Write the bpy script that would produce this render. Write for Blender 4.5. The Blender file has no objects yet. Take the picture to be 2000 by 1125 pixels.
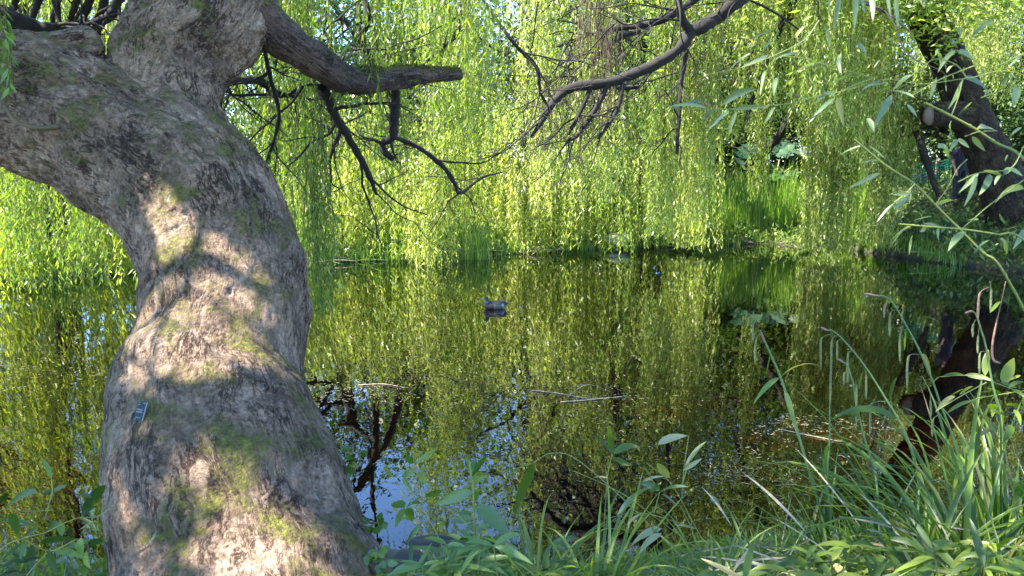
import bpy, math
import numpy as np
from mathutils import Vector

# ------------------------------------------------------------------ camera, world, sun, exposure
scene = bpy.context.scene
COL = scene.collection
W0, H0, F = 2000.0, 1125.0, 1555.0
CAMH, PITCH = 2.46, math.radians(8.48)
SP, CP = math.sin(PITCH), math.cos(PITCH)

cam = bpy.data.cameras.new('camera')
cam.lens = 28.0; cam.sensor_width = 36.0; cam.clip_end = 500; cam.clip_start = 0.05
cam.dof.use_dof = True; cam.dof.focus_distance = 6.0; cam.dof.aperture_fstop = 8.0
camo = bpy.data.objects.new('camera', cam); COL.objects.link(camo)
camo.location = (0, 0, CAMH); camo.rotation_euler = (math.pi / 2 - PITCH, 0, 0)
scene.camera = camo

TO_SUN = np.array([-0.56, -0.08, 0.80]); TO_SUN = TO_SUN / np.linalg.norm(TO_SUN)
world = bpy.data.worlds.new('World'); scene.world = world; world.use_nodes = True
wn = world.node_tree
for n in list(wn.nodes): wn.nodes.remove(n)
sky = wn.nodes.new('ShaderNodeTexSky'); sky.sky_type = 'NISHITA'; sky.sun_disc = False
sky.dust_density = 0.0; sky.air_density = 0.9; sky.ozone_density = 8.0; sky.sun_elevation = math.asin(TO_SUN[2]); sky.sun_rotation = math.atan2(TO_SUN[0], TO_SUN[1])
bg = wn.nodes.new('ShaderNodeBackground'); bg.inputs[1].default_value = 0.125
wo = wn.nodes.new('ShaderNodeOutputWorld')
wn.links.new(sky.outputs[0], bg.inputs[0]); wn.links.new(bg.outputs[0], wo.inputs[0])

sl = bpy.data.lights.new('sun', 'SUN'); sl.energy = 5.0; sl.angle = math.radians(0.5); sl.color = (1, .95, .86)
so = bpy.data.objects.new('sun', sl); COL.objects.link(so)
so.rotation_euler = Vector(TO_SUN).to_track_quat('Z', 'Y').to_euler()

scene.view_settings.view_transform = 'Standard'; scene.view_settings.look = 'None'
scene.view_settings.exposure = 2.95; scene.view_settings.gamma = 1.0
scene.view_settings.use_curve_mapping = False
cy = scene.cycles
cy.max_bounces = 7; cy.diffuse_bounces = 4; cy.glossy_bounces = 3; cy.transmission_bounces = 4; cy.transparent_max_bounces = 8
cy.caustics_reflective = False; cy.caustics_refractive = False
cy.use_denoising = True

# ------------------------------------------------------------------ helpers
R = np.random.default_rng(7)
def A(*a): return np.array(a, dtype=float)
def nrm(v):
    v = np.asarray(v, float)
    return v / np.maximum(np.linalg.norm(v, axis=-1, keepdims=True), 1e-9)
def P(px, py, D):                                   # a point seen at a pixel of the 2000x1125 photograph, at depth D
    cx, c2 = (np.asarray(px, float) - 1000) / F, (562.5 - np.asarray(py, float)) / F
    D = np.asarray(D, float)
    return np.stack(np.broadcast_arrays(D * cx, D * (CP + c2 * SP), CAMH + D * (-SP + c2 * CP)), -1)
def Wt(px, py, z=0.0):                              # where the line through a pixel meets the level z
    c2 = (562.5 - py) / F
    return P(px, py, (z - CAMH) / (-SP + c2 * CP))

def hash3(ix, iy, iz, seed):
    h = (ix * 374761393 + iy * 668265263 + iz * 2147483647 + seed * 1274126177) & 0xFFFFFFFF
    h = ((h ^ (h >> 13)) * 1274126177) & 0xFFFFFFFF
    h = (h ^ (h >> 16)) & 0xFFFFFFFF
    return h / 4294967295.0
def vnoise(p, seed=0):
    p = np.asarray(p, float); i = np.floor(p).astype(np.int64); f = p - i
    u = f * f * (3 - 2 * f); out = 0
    for dx in (0, 1):
        for dy in (0, 1):
            for dz in (0, 1):
                w = (u[..., 0] if dx else 1 - u[..., 0]) * (u[..., 1] if dy else 1 - u[..., 1]) * (u[..., 2] if dz else 1 - u[..., 2])
                out = out + w * hash3(i[..., 0] + dx, i[..., 1] + dy, i[..., 2] + dz, seed)
    return out * 2 - 1
def fbm(p, oct=4, seed=0):
    p = np.asarray(p, float); a, s = 1.0, 0
    for k in range(oct):
        s = s + a * vnoise(p * (2 ** k) + 17.3 * k, seed + k); a *= .5
    return s

class MB:
    """collects quads; build() links them as one mesh object"""
    def __init__(self): self.v, self.f, self.r, self.m, self.n = [], [], [], [], 0
    def add(self, v, f, rnd=0.5, mat=0):
        v = np.asarray(v, float).reshape(-1, 3); f = np.asarray(f, np.int64).reshape(-1, 4)
        self.v.append(v); self.f.append(f + self.n); self.n += len(v)
        self.r.append(np.broadcast_to(np.asarray(rnd, float), (len(v),))); self.m.append(np.full(len(f), mat))
        return self
    def build(self, name, mat, parent=None, smooth=True):
        v = np.concatenate(self.v) if self.v else np.zeros((0, 3)); f = np.concatenate(self.f) if self.f else np.zeros((0, 4), int)
        me = bpy.data.meshes.new(name)
        me.vertices.add(len(v)); me.vertices.foreach_set('co', v.astype(np.float32).ravel())
        me.loops.add(f.size); me.loops.foreach_set('vertex_index', f.astype(np.int32).ravel())
        me.polygons.add(len(f)); me.polygons.foreach_set('loop_start', np.arange(0, f.size, 4, dtype=np.int32))
        me.polygons.foreach_set('loop_total', np.full(len(f), 4, dtype=np.int32))
        mats = mat if isinstance(mat, (list, tuple)) else [mat]
        for mm in mats: me.materials.append(mm)
        if len(mats) > 1: me.polygons.foreach_set('material_index', np.concatenate(self.m).astype(np.int32))
        me.update(calc_edges=True)
        at = me.attributes.new('rnd', 'FLOAT', 'POINT'); at.data.foreach_set('value', np.concatenate(self.r).astype(np.float32))
        me.polygons.foreach_set('use_smooth', np.full(len(f), smooth, dtype=bool))
        o = bpy.data.objects.new(name, me); COL.objects.link(o)
        if parent is not None:
            o.parent = parent; o.matrix_parent_inverse = parent.matrix_world.inverted()
            o.location = (0, 0, 0)
            o.matrix_parent_inverse = __import__('mathutils').Matrix.Translation(-Vector(parent.location))
        return o

def tag(o, label=None, cat=None, group=None, kind=None):
    if label: o['label'] = label
    if cat: o['category'] = cat
    if group: o['group'] = group
    if kind: o['kind'] = kind
    return o
def thing(name, label, cat, loc, group=None):
    o = bpy.data.objects.new(name, None); COL.objects.link(o); o.location = tuple(float(x) for x in loc)
    o.empty_display_size = .2
    return tag(o, label, cat, group)

def catmull(p, n):
    p = np.asarray(p, float)
    if len(p) < 3:
        t = np.linspace(0, 1, n)[:, None]; return p[0] * (1 - t) + p[-1] * t
    q = np.vstack([2 * p[0] - p[1], p, 2 * p[-1] - p[-2]])
    t = np.linspace(0, len(p) - 1 - 1e-9, n); i = t.astype(int); u = (t - i)[:, None]
    a, b, c, d = q[i], q[i + 1], q[i + 2], q[i + 3]
    return .5 * (2 * b + (c - a) * u + (2 * a - 5 * b + 4 * c - d) * u ** 2 + (3 * b - a - 3 * c + d) * u ** 3)
def frames(p):
    t = nrm(np.gradient(p, axis=0)); n = np.zeros_like(p)
    r = A(0, 0, 1) if abs(t[0, 2]) < .9 else A(1, 0, 0)
    n[0] = nrm(np.cross(t[0], r))
    for i in range(1, len(p)):
        w = n[i - 1] - t[i] * np.dot(n[i - 1], t[i]); n[i] = w / max(np.linalg.norm(w), 1e-9)
    return t, n, np.cross(t, n)
def tube(mb, p, r, sides=6, rnd=.5, cap=True, mat=0, rough=0, seed=0):
    p = np.asarray(p, float); r = np.broadcast_to(np.asarray(r, float), (len(p),))
    t, n, b = frames(p); a = np.linspace(0, 2 * np.pi, sides, endpoint=False)
    d = n[:, None] * np.cos(a)[None, :, None] + b[:, None] * np.sin(a)[None, :, None]
    rr = r[:, None] * np.ones(sides)[None]
    if rough:
        q = p[:, None] + d * r[:, None, None]
        rr = rr * (1 + rough * fbm(q / (r.mean() * 1.1), 3, seed))
    v = (p[:, None] + d * rr[..., None]).reshape(-1, 3)
    i = np.arange(len(p) - 1)[:, None] * sides; j = np.arange(sides)[None]; k = (j + 1) % sides
    f = np.stack([i + j, i + k, i + sides + k, i + sides + j], -1).reshape(-1, 4)
    if cap:
        m = len(v); v = np.vstack([v, p[0] - t[0] * r[0] * .2, p[-1] + t[-1] * r[-1] * .2])
        j = np.arange(0, sides, 2)
        e = (len(p) - 1) * sides
        if sides % 2 == 0:
            f = np.vstack([f, np.stack([np.full_like(j, m), (j + 2) % sides, j + 1, j], -1),
                           np.stack([np.full_like(j, m + 1), e + j, e + j + 1, e + (j + 2) % sides], -1)])
    mb.add(v, f, rnd, mat)
def even(q, step=.3):
    q = np.asarray(q, float); out = [q[0]]
    for a, b in zip(q[:-1], q[1:]):
        n = max(1, int(np.ceil(np.linalg.norm(b - a) / step)))
        out += [a + (b - a) * i / n for i in range(1, n + 1)]
    return np.array(out)
def ptube(mb, pts, n=None, sides=8, smooth=True, **k):          # list of (px, py, D, rpx)
    a = np.array(pts, float); q = P(a[:, 0], a[:, 1], a[:, 2]); r = a[:, 3] * a[:, 2] / F
    n = n or (len(a) - 1) * 5 + 1
    qs = catmull(q, n); rs = catmull(r[:, None], n)[:, 0]
    tube(mb, qs, np.maximum(rs, .001), sides, **k)
    return qs, rs

def kites(mb, c, axis, side, L, Wd, rnd):                        # many small leaves, one quad each
    L = np.broadcast_to(L, (len(c),))[:, None]; Wd = np.broadcast_to(Wd, (len(c),))[:, None]
    m = c + axis * L * .42
    v = np.stack([c, m + side * Wd * .5, c + axis * L, m - side * Wd * .5], 1)
    f = np.arange(len(c) * 4).reshape(-1, 4)
    mb.add(v.reshape(-1, 3), f, np.repeat(rnd, 4))
def rand_unit(n, rng=R): return nrm(rng.normal(size=(n, 3)))

def strands(leaf, stem, root, L, tone=None, spacing=.07, ll=.14, lw=.036, sway=.12, stem_r=.004, rng=R, segs=7, bare=.0, keep=None, shade=None):
    """hanging willow shoots: a thin stem and alternating narrow leaves"""
    N = len(root); L = np.broadcast_to(L, (N,))
    az = rng.uniform(0, 2 * np.pi, N); am = rng.uniform(.2, 1, N) * sway
    d = np.stack([np.cos(az), np.sin(az), np.zeros(N)], -1) * am[:, None]
    ph = rng.uniform(0, 6.28, N); w = rng.uniform(1.2, 3.0, N)
    def pos(i, t):
        l = L[i]
        s = np.sin(ph[i] + w[i] * t * l) * .05 * np.minimum(1, t * 3)
        o = d[i] * ((1 - (1 - t) ** 2.5) * np.sqrt(l))[:, None]
        o[:, 0] += s; o[:, 1] += np.cos(ph[i] * 1.7 + w[i] * .8 * t * l) * .04 * np.minimum(1, t * 3)
        q = root[i] + o; q[:, 2] -= t * l
        return q
    n = np.maximum(2, (L / spacing).astype(int)); idx = np.repeat(np.arange(N), n)
    k = np.concatenate([np.arange(a) for a in n]); t = (k + rng.uniform(0, 1, len(k))) / n[idx]
    m = t > bare * rng.uniform(.3, 1, N)[idx]
    idx, t = idx[m], t[m]
    c = pos(idx, t)
    if keep is not None:
        m = keep(c); idx, t, c = idx[m], t[m], c[m]
    a = rng.uniform(0, 2 * np.pi, len(c)); out = rng.uniform(.25, 1.0, len(c))
    ax = nrm(np.stack([np.cos(a) * out, np.sin(a) * out, -rng.uniform(.5, 1.6, len(c))], -1))
    sd = nrm(np.cross(ax, rand_unit(len(c), rng)))
    sr = rng.uniform(0, 1, N)
    if tone is not None: sr = .35 * sr + .65 * tone
    rnd = np.clip(.62 * sr[idx] + .38 * rng.uniform(0, 1, len(c)), 0, 1)
    sc = rng.uniform(.35, 1.25, len(c))
    kites(leaf, c, ax, sd, ll * sc, lw * sc, rnd)
    if stem is not None:
        T = np.linspace(0, 1, segs + 1)
        ii = np.repeat(np.arange(N), segs + 1); tt = np.tile(T, N)
        q = pos(ii, tt).reshape(N, segs + 1, 3)
        a0 = rng.uniform(0, 6.28, N)
        ring = [np.stack([np.cos(a0 + x), np.sin(a0 + x), np.zeros(N)], -1) for x in (0, 2.094, 4.189)]
        rr = stem_r * (1 - .65 * T)
        v = np.stack([q + g[:, None, :] * rr[None, :, None] for g in ring], 2)     # N,segs+1,3,3
        b = (np.arange(N) * (segs + 1) * 3)[:, None, None] + (np.arange(segs) * 3)[None, :, None]
        j = np.arange(3)[None, None]; j2 = (j + 1) % 3
        f = np.stack([b + j, b + j2, b + 3 + j2, b + 3 + j], -1)
        stem.add(v.reshape(-1, 3), f.reshape(-1, 4), .5)

def twig_net(mb, p, r, d, length, depth, rng, droop=-.25, wig=.35, kids=4, sides=5):
    """a crooked branch with side branches"""
    n = 9; q = [np.asarray(p, float)]; dd = nrm(d)
    for i in range(n):
        dd = nrm(dd + rng.normal(size=3) * wig * .5 + A(0, 0, droop * .12))
        q.append(q[-1] + dd * length / n)
    q = np.array(q); rs = np.linspace(r, r * .3, n + 1)
    tube(mb, catmull(q, 22), np.interp(np.linspace(0, n, 22), np.arange(n + 1), rs), sides, rng.uniform())
    ends = [q]
    if depth > 0:
        for k in range(kids):
            i = rng.integers(2, n); b = nrm(q[i + 1] - q[i] if i < n else dd)
            s = nrm(b + rng.normal(size=3) * .8)
            ends += twig_net(mb, q[i], rs[i] * .62, s, length * rng.uniform(.35, .6), depth - 1, rng, droop, wig, max(2, kids - 1), max(4, sides - 1))
    return ends

def blade(mb, p, width, nhint, rnd, fold=.18, prof=None):
    """a strap or lance leaf along the points p"""
    p = np.asarray(p, float); n = len(p); t = np.linspace(0, 1, n)
    w = (np.sin(np.pi * np.clip(t, 0, 1) ** .75) ** .8 if prof is None else prof(t)) * width * .5
    w = np.maximum(w, width * .01)
    tg = nrm(np.gradient(p, axis=0)); sd = nrm(np.cross(tg, nhint)); nn = np.cross(sd, tg)
    v = np.stack([p - sd * w[:, None] + nn * (w * fold * 2)[:, None], p, p + sd * w[:, None] + nn * (w * fold * 2)[:, None]], 1).reshape(-1, 3)
    i = np.arange(n - 1)[:, None] * 3; j = np.arange(2)[None]
    f = np.stack([i + j, i + j + 1, i + 4 + j, i + 3 + j], -1).reshape(-1, 4)
    rv = np.full(n, float(rnd)); q = R.uniform()
    if q < .22: rv = np.where(t > 1 - q * .9, 1.0, rv)
    mb.add(v, f, np.repeat(rv, 3))
def leaf_px(mb, b, t, D, ratio=.16, rng=R, rnd=None, arch=.10, dD=None, view=.75):
    """one lance leaf from pixel b to pixel t near depth D"""
    d0 = D + rng.normal() * .03; d1 = d0 + (rng.uniform(-.12, .12) * .25 * D if dD is None else dD)
    p0, p1 = P(b[0], b[1], d0), P(t[0], t[1], d1); L = np.linalg.norm(p1 - p0)
    mid = (p0 + p1) / 2 + A(0, 0, 1) * L * arch * rng.uniform(.3, 1.2) + rng.normal(size=3) * L * .03
    s = np.linspace(0, 1, 8)[:, None]
    p = (1 - s) ** 2 * p0 + 2 * s * (1 - s) * (2 * mid - (p0 + p1) / 2) + s ** 2 * p1
    hint = nrm(nrm(A(0, 0, CAMH) - p0) * view + A(0, 0, 1) * rng.uniform(0, .6) + rng.normal(size=3) * .45)
    blade(mb, p, L * ratio, hint, rng.uniform() if rnd is None else rnd, .12)

# ------------------------------------------------------------------ materials
def mat(name):
    m = bpy.data.materials.new(name); m.use_nodes = True; nt = m.node_tree
    for n in list(nt.nodes): nt.nodes.remove(n)
    def N(t, **k):
        n = nt.nodes.new('ShaderNode' + t)
        for a, b in k.items():
            if a.startswith('i_'): n.inputs[a[2:].replace('_', ' ')].default_value = b
            elif a.startswith('n_'): n.inputs[int(a[2:])].default_value = b
            else: setattr(n, a, b)
        return n
    out = N('OutputMaterial')
    return m, nt, N, out, nt.links.new
def ramp(N, stops, interp='LINEAR'):
    r = N('ValToRGB'); e = r.color_ramp.elements; r.color_ramp.interpolation = interp
    while len(e) < len(stops): e.new(.5)
    for x, (pos, c) in zip(e, stops): x.position = pos; x.color = (*c, 1) if len(c) == 3 else c
    return r
def leaf_mat(name, stops, trans=.5, tcol=1.0, gloss=.035, rough=.42, tint=(1.18, 1.16, .55)):
    m, nt, N, out, L = mat(name)
    at = N('Attribute', attribute_name='rnd'); rp = ramp(N, stops); L(at.outputs['Fac'], rp.inputs[0])
    d = N('BsdfDiffuse'); L(rp.outputs[0], d.inputs[0])
    mu = N('Mix', data_type='RGBA', blend_type='MULTIPLY'); mu.inputs[0].default_value = 1; L(rp.outputs[0], mu.inputs[6])
    mu.inputs[7].default_value = (tint[0] * tcol, tint[1] * tcol, tint[2] * tcol, 1)
    t = N('BsdfTranslucent'); L(mu.outputs[2], t.inputs[0])
    a = N('MixShader'); a.inputs[0].default_value = trans; L(d.outputs[0], a.inputs[1]); L(t.outputs[0], a.inputs[2])
    g = N('BsdfGlossy'); g.inputs['Roughness'].default_value = rough
    b = N('MixShader'); b.inputs[0].default_value = gloss; L(a.outputs[0], b.inputs[1]); L(g.outputs[0], b.inputs[2])
    L(b.outputs[0], out.inputs[0]); return m
def simple(name, c, rough=.7, c2=None, scale=30, bump=0, metal=0):
    m, nt, N, out, L = mat(name)
    b = N('BsdfPrincipled'); b.inputs['Roughness'].default_value = rough; b.inputs['Metallic'].default_value = metal
    tc = N('TexCoord'); no = N('TexNoise'); no.inputs['Scale'].default_value = scale; no.inputs['Detail'].default_value = 5
    L(tc.outputs['Object'], no.inputs['Vector'])
    rp = ramp(N, [(.3, c), (.7, c2 or tuple(x * .7 for x in c))]); L(no.outputs[0], rp.inputs[0]); L(rp.outputs[0], b.inputs['Base Color'])
    if bump:
        bp = N('Bump'); bp.inputs['Strength'].default_value = bump; bp.inputs['Distance'].default_value = .01; L(no.outputs[0], bp.inputs['Height']); L(bp.outputs[0], b.inputs['Normal'])
    L(b.outputs[0], out.inputs[0]); return m

M = {}
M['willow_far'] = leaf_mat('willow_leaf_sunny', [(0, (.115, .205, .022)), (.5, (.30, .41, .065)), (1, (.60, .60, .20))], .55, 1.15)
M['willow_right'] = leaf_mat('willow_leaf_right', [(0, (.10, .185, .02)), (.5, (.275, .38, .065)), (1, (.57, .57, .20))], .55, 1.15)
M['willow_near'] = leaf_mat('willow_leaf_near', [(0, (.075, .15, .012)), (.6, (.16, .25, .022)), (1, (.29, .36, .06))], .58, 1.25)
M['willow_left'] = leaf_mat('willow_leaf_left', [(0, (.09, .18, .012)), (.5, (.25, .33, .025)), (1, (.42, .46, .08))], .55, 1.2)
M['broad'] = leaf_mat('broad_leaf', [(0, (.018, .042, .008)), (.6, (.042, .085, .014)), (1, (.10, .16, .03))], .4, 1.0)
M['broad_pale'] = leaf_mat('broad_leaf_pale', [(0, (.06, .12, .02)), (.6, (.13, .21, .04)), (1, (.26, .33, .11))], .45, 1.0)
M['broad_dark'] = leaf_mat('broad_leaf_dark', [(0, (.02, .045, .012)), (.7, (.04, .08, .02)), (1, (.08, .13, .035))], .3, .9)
M['reed'] = leaf_mat('reed_leaf', [(0, (.08, .18, .015)), (.6, (.18, .33, .03)), (.93, (.30, .43, .05)), (1, (.42, .38, .2))], .5, 1.1)
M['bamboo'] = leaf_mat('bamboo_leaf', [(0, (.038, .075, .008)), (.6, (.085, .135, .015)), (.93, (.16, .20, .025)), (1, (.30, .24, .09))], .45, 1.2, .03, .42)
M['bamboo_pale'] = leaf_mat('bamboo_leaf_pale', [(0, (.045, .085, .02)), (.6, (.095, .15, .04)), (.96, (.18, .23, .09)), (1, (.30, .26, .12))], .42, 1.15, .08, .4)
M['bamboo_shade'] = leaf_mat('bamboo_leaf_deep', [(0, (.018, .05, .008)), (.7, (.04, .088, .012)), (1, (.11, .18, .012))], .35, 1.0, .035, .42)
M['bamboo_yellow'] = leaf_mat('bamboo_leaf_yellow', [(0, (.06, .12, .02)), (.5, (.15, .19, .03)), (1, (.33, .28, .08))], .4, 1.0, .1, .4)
M['sedge'] = leaf_mat('sedge_leaf', [(0, (.04, .078, .006)), (.6, (.075, .142, .014)), (.9, (.15, .215, .02)), (1, (.22, .18, .08))], .42, 1.2, .03, .42)
M['grass'] = leaf_mat('grass_leaf', [(0, (.085, .14, .010)), (.7, (.18, .25, .022)), (1, (.30, .33, .07))], .4, 1.1, .04, .4)
M['herb'] = leaf_mat('herb_leaf', [(0, (.05, .11, .012)), (.7, (.10, .18, .022)), (1, (.18, .23, .03))], .42, 1.1, .05, .42)
M['gunnera'] = leaf_mat('giant_rhubarb_leaf', [(0, (.012, .035, .015)), (1, (.03, .06, .03))], .15, 1, .012, .45)
M['cane'] = simple('cane', (.15, .17, .03), .5, (.10, .13, .022), 9)
M['twig'] = simple('willow_shoot', (.10, .065, .025), .8, (.05, .035, .015), 8)
M['branch'] = simple('dark_bark', (.013, .009, .0055), .95, (.006, .0045, .003), 14, .8)
M['catkin'] = simple('sedge_spike', (.13, .15, .05), .8, (.08, .095, .03), 180, .6)
M['catkin_brown'] = simple('sedge_spike_brown', (.24, .13, .085), .8, (.15, .08, .055), 160, .6)
M['dead'] = simple('dead_wood', (.36, .29, .18), .8, (.2, .155, .09), 40)
M['weed'] = simple('water_weed', (.72, .27, .035), .7, (.10, .035, .008), 1.6)
M['litter'] = simple('floating_litter', (.16, .14, .08), .6, (.07, .06, .03), 4)
M['net'] = simple('green_netting', (.004, .13, .06), .6, (.004, .09, .05), 5)
M['post'] = simple('fence_post', (.14, .11, .08), .9)
M['standin_boulder'] = simple('standin_pale', (.46, .43, .38), .85, (.30, .28, .24), 12, .5)
M['mud'] = simple('wet_mud', (.035, .026, .018), .55, (.02, .015, .01), 9, .8)

def bark(name, moss=.5, lichen=.5, base=((.11, .075, .052), (.37, .27, .195), (.74, .60, .47)), scale=1.0):
    m, nt, N, out, L = mat(name)
    at = N('Attribute', attribute_name='barkco')
    geo = N('NewGeometry'); tc = N('TexCoord')
    def noise(vec, s, det=6, ro=.6, dist=0):
        n = N('TexNoise'); n.inputs['Scale'].default_value = s; n.inputs['Detail'].default_value = det
        n.inputs['Roughness'].default_value = ro; n.inputs['Distortion'].default_value = dist; L(vec, n.inputs['Vector']); return n.outputs[0]
    def math_(op, a, b=None, c=False):
        n = N('Math', operation=op, use_clamp=c)
        for i, x in enumerate((a, b)):
            if x is None: continue
            if isinstance(x, (int, float)): n.inputs[i].default_value = x
            else: L(x, n.inputs[i])
        return n.outputs[0]
    v = at.outputs['Vector']; obj = tc.outputs['Object']
    warp = N('VectorMath', operation='ADD'); L(v, warp.inputs[0])
    wn_ = N('TexNoise'); wn_.inputs['Scale'].default_value = 5; wn_.inputs['Detail'].default_value = 3; L(v, wn_.inputs['Vector'])
    sc = N('VectorMath', operation='SCALE'); L(wn_.outputs['Color'], sc.inputs[0]); sc.inputs['Scale'].default_value = .16; L(sc.outputs[0], warp.inputs[1])
    wv = warp.outputs[0]
    mvf = N('VectorMath', operation='MULTIPLY'); L(wv, mvf.inputs[0]); mvf.inputs[1].default_value = (1, 1, .32)
    def ridge(vec, s, det, ro, k): return math_('MULTIPLY', math_('ABSOLUTE', math_('SUBTRACT', noise(vec, s, det, ro, .35), .5)), k, True)
    r1 = ridge(mvf.outputs[0], 19 * scale, 6, .66, 8.0); r2 = ridge(wv, 42 * scale, 5, .65, 7.0)
    crack = math_('MULTIPLY', math_('POWER', r1, .7), math_('ADD', math_('MULTIPLY', math_('POWER', r2, .7), .5), .5))
    vor2 = N('TexVoronoi', feature='F1'); vor2.inputs['Scale'].default_value = 70 * scale; L(wv, vor2.inputs['Vector'])
    n1 = noise(wv, 24 * scale, 8, .68); n2 = noise(obj, 46 * scale, 7, .72); n3 = noise(obj, 3.1, 4, .55)
    h = math_('ADD', math_('MULTIPLY', crack, .45), math_('ADD', math_('MULTIPLY', n1, 1.0), math_('ADD', math_('MULTIPLY', n2, .9), math_('MULTIPLY', vor2.outputs['Distance'], .2))))
    colv = math_('ADD', math_('MULTIPLY', n1, .42), math_('ADD', math_('MULTIPLY', n2, .52), math_('SUBTRACT', math_('MULTIPLY', n3, .35), .16)))
    rp = ramp(N, [(.40, base[0]), (.54, base[1]), (.70, base[2])]); L(colv, rp.inputs[0])
    # warm / grey drift
    fis = ramp(N, [(.0, (.20, .165, .14)), (.26, (1, 1, 1))]); L(math_('ADD', crack, math_('MULTIPLY', math_('SUBTRACT', noise(obj, 4.5, 4, .6), .52), 1.6), True), fis.inputs[0])
    mxf = N('Mix', data_type='RGBA', blend_type='MULTIPLY'); mxf.inputs[0].default_value = 1; L(rp.outputs[0], mxf.inputs[6]); L(fis.outputs[0], mxf.inputs[7])
    mx0 = N('Mix', data_type='RGBA', blend_type='MULTIPLY'); L(mxf.outputs[2], mx0.inputs[6])
    rpd = ramp(N, [(.35, (.88, .84, .84)), (.65, (1.12, 1.0, .90))]); L(noise(obj, 2.2, 5, .6), rpd.inputs[0]); L(rpd.outputs[0], mx0.inputs[7]); mx0.inputs[0].default_value = 1
    # moss, thicker on surfaces that face up and inside furrows
    sep = N('SeparateXYZ'); L(geo.outputs['Normal'], sep.inputs[0])
    mv = N('VectorMath', operation='MULTIPLY'); L(v, mv.inputs[0]); mv.inputs[1].default_value = (1, 1, 1.3)
    mm = math_('ADD', noise(mv.outputs[0], 4.6, 10, .74, .4), math_('MULTIPLY', sep.outputs[2], .09))
    mm = math_('ADD', mm, math_('MULTIPLY', math_('SUBTRACT', n2, .5), .40))
    rm = ramp(N, [(.60 - .12 * moss, (0, 0, 0)), (.72 - .12 * moss, (1, 1, 1))]); L(mm, rm.inputs[0])
    mc = ramp(N, [(.3, (.04, .055, .006)), (.5, (.15, .145, .025)), (.68, (.30, .27, .06))]); L(noise(obj, 34, 6, .7), mc.inputs[0])
    mx = N('Mix', data_type='RGBA'); L(rm.outputs[0], mx.inputs[0]); L(mx0.outputs[2], mx.inputs[6]); L(mc.outputs[0], mx.inputs[7])
    ln = noise(obj, 4.5, 10, .72, .4); rl = ramp(N, [(.705 - .05 * lichen, (0, 0, 0)), (.72 - .05 * lichen, (1, 1, 1))]); L(ln, rl.inputs[0])
    lf = math_('MULTIPLY', rl.outputs[0], .8)
    mx2 = N('Mix', data_type='RGBA'); L(lf, mx2.inputs[0]); L(mx.outputs[2], mx2.inputs[6]); mx2.inputs[7].default_value = (.42, .47, .43, 1)
    b = N('BsdfPrincipled'); b.inputs['Roughness'].default_value = .9; b.inputs['Specular IOR Level'].default_value = .25
    L(mx2.outputs[2], b.inputs['Base Color'])
    hm = math_('ADD', h, math_('MULTIPLY', rm.outputs[0], math_('MULTIPLY', noise(obj, 120, 4, .7), .8)))
    bp = N('Bump'); bp.inputs['Strength'].default_value = 1.0; bp.inputs['Distance'].default_value = .038 / scale; L(hm, bp.inputs['Height']); L(bp.outputs[0], b.inputs['Normal'])
    L(b.outputs[0], out.inputs[0]); return m
M['bark'] = bark('willow_bark', .26, .95)
M['bark_branch'] = bark('branch_bark', .35, .3, ((.045, .033, .028), (.15, .105, .085), (.26, .19, .16)), 1.5)
M['bark_dark'] = bark('old_willow_bark', .25, .2, ((.012, .009, .007), (.06, .043, .032), (.19, .14, .10)), .5)

def water_mat():
    m, nt, N, out, L = mat('pond_water')
    tc = N('TexCoord'); mp = N('Mapping'); mp.inputs['Scale'].default_value = (1.0, .45, 1); L(tc.outputs['Object'], mp.inputs['Vector'])
    n = N('TexNoise'); n.inputs['Scale'].default_value = 3.2; n.inputs['Detail'].default_value = 3; n.inputs['Roughness'].default_value = .5; L(mp.outputs[0], n.inputs['Vector'])
    n2 = N('TexNoise'); n2.inputs['Scale'].default_value = 14; n2.inputs['Detail'].default_value = 2; L(mp.outputs[0], n2.inputs['Vector'])
    ad = N('Math', operation='MULTIPLY_ADD'); L(n2.outputs[0], ad.inputs[0]); ad.inputs[1].default_value = .14; L(n.outputs[0], ad.inputs[2])
    bp = N('Bump'); bp.inputs['Strength'].default_value = .055; bp.inputs['Distance'].default_value = .03; L(ad.outputs[0], bp.inputs['Height'])
    fr = N('Fresnel'); fr.inputs['IOR'].default_value = 1.36; L(bp.outputs[0], fr.inputs['Normal'])
    k = N('Math', operation='MULTIPLY_ADD', use_clamp=True); L(fr.outputs[0], k.inputs[0]); k.inputs[1].default_value = 1.2; k.inputs[2].default_value = .02
    g = N('BsdfGlossy'); g.inputs['Roughness'].default_value = .0; g.inputs[0].default_value = (1, 1, 1, 1); L(bp.outputs[0], g.inputs['Normal'])
    t = N('BsdfTransparent'); t.inputs[0].default_value = (.17, .10, .04, 1)
    x = N('MixShader'); L(k.outputs[0], x.inputs[0]); L(t.outputs[0], x.inputs[1]); L(g.outputs[0], x.inputs[2])
    L(x.outputs[0], out.inputs[0]); return m
M['water'] = water_mat()
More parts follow.
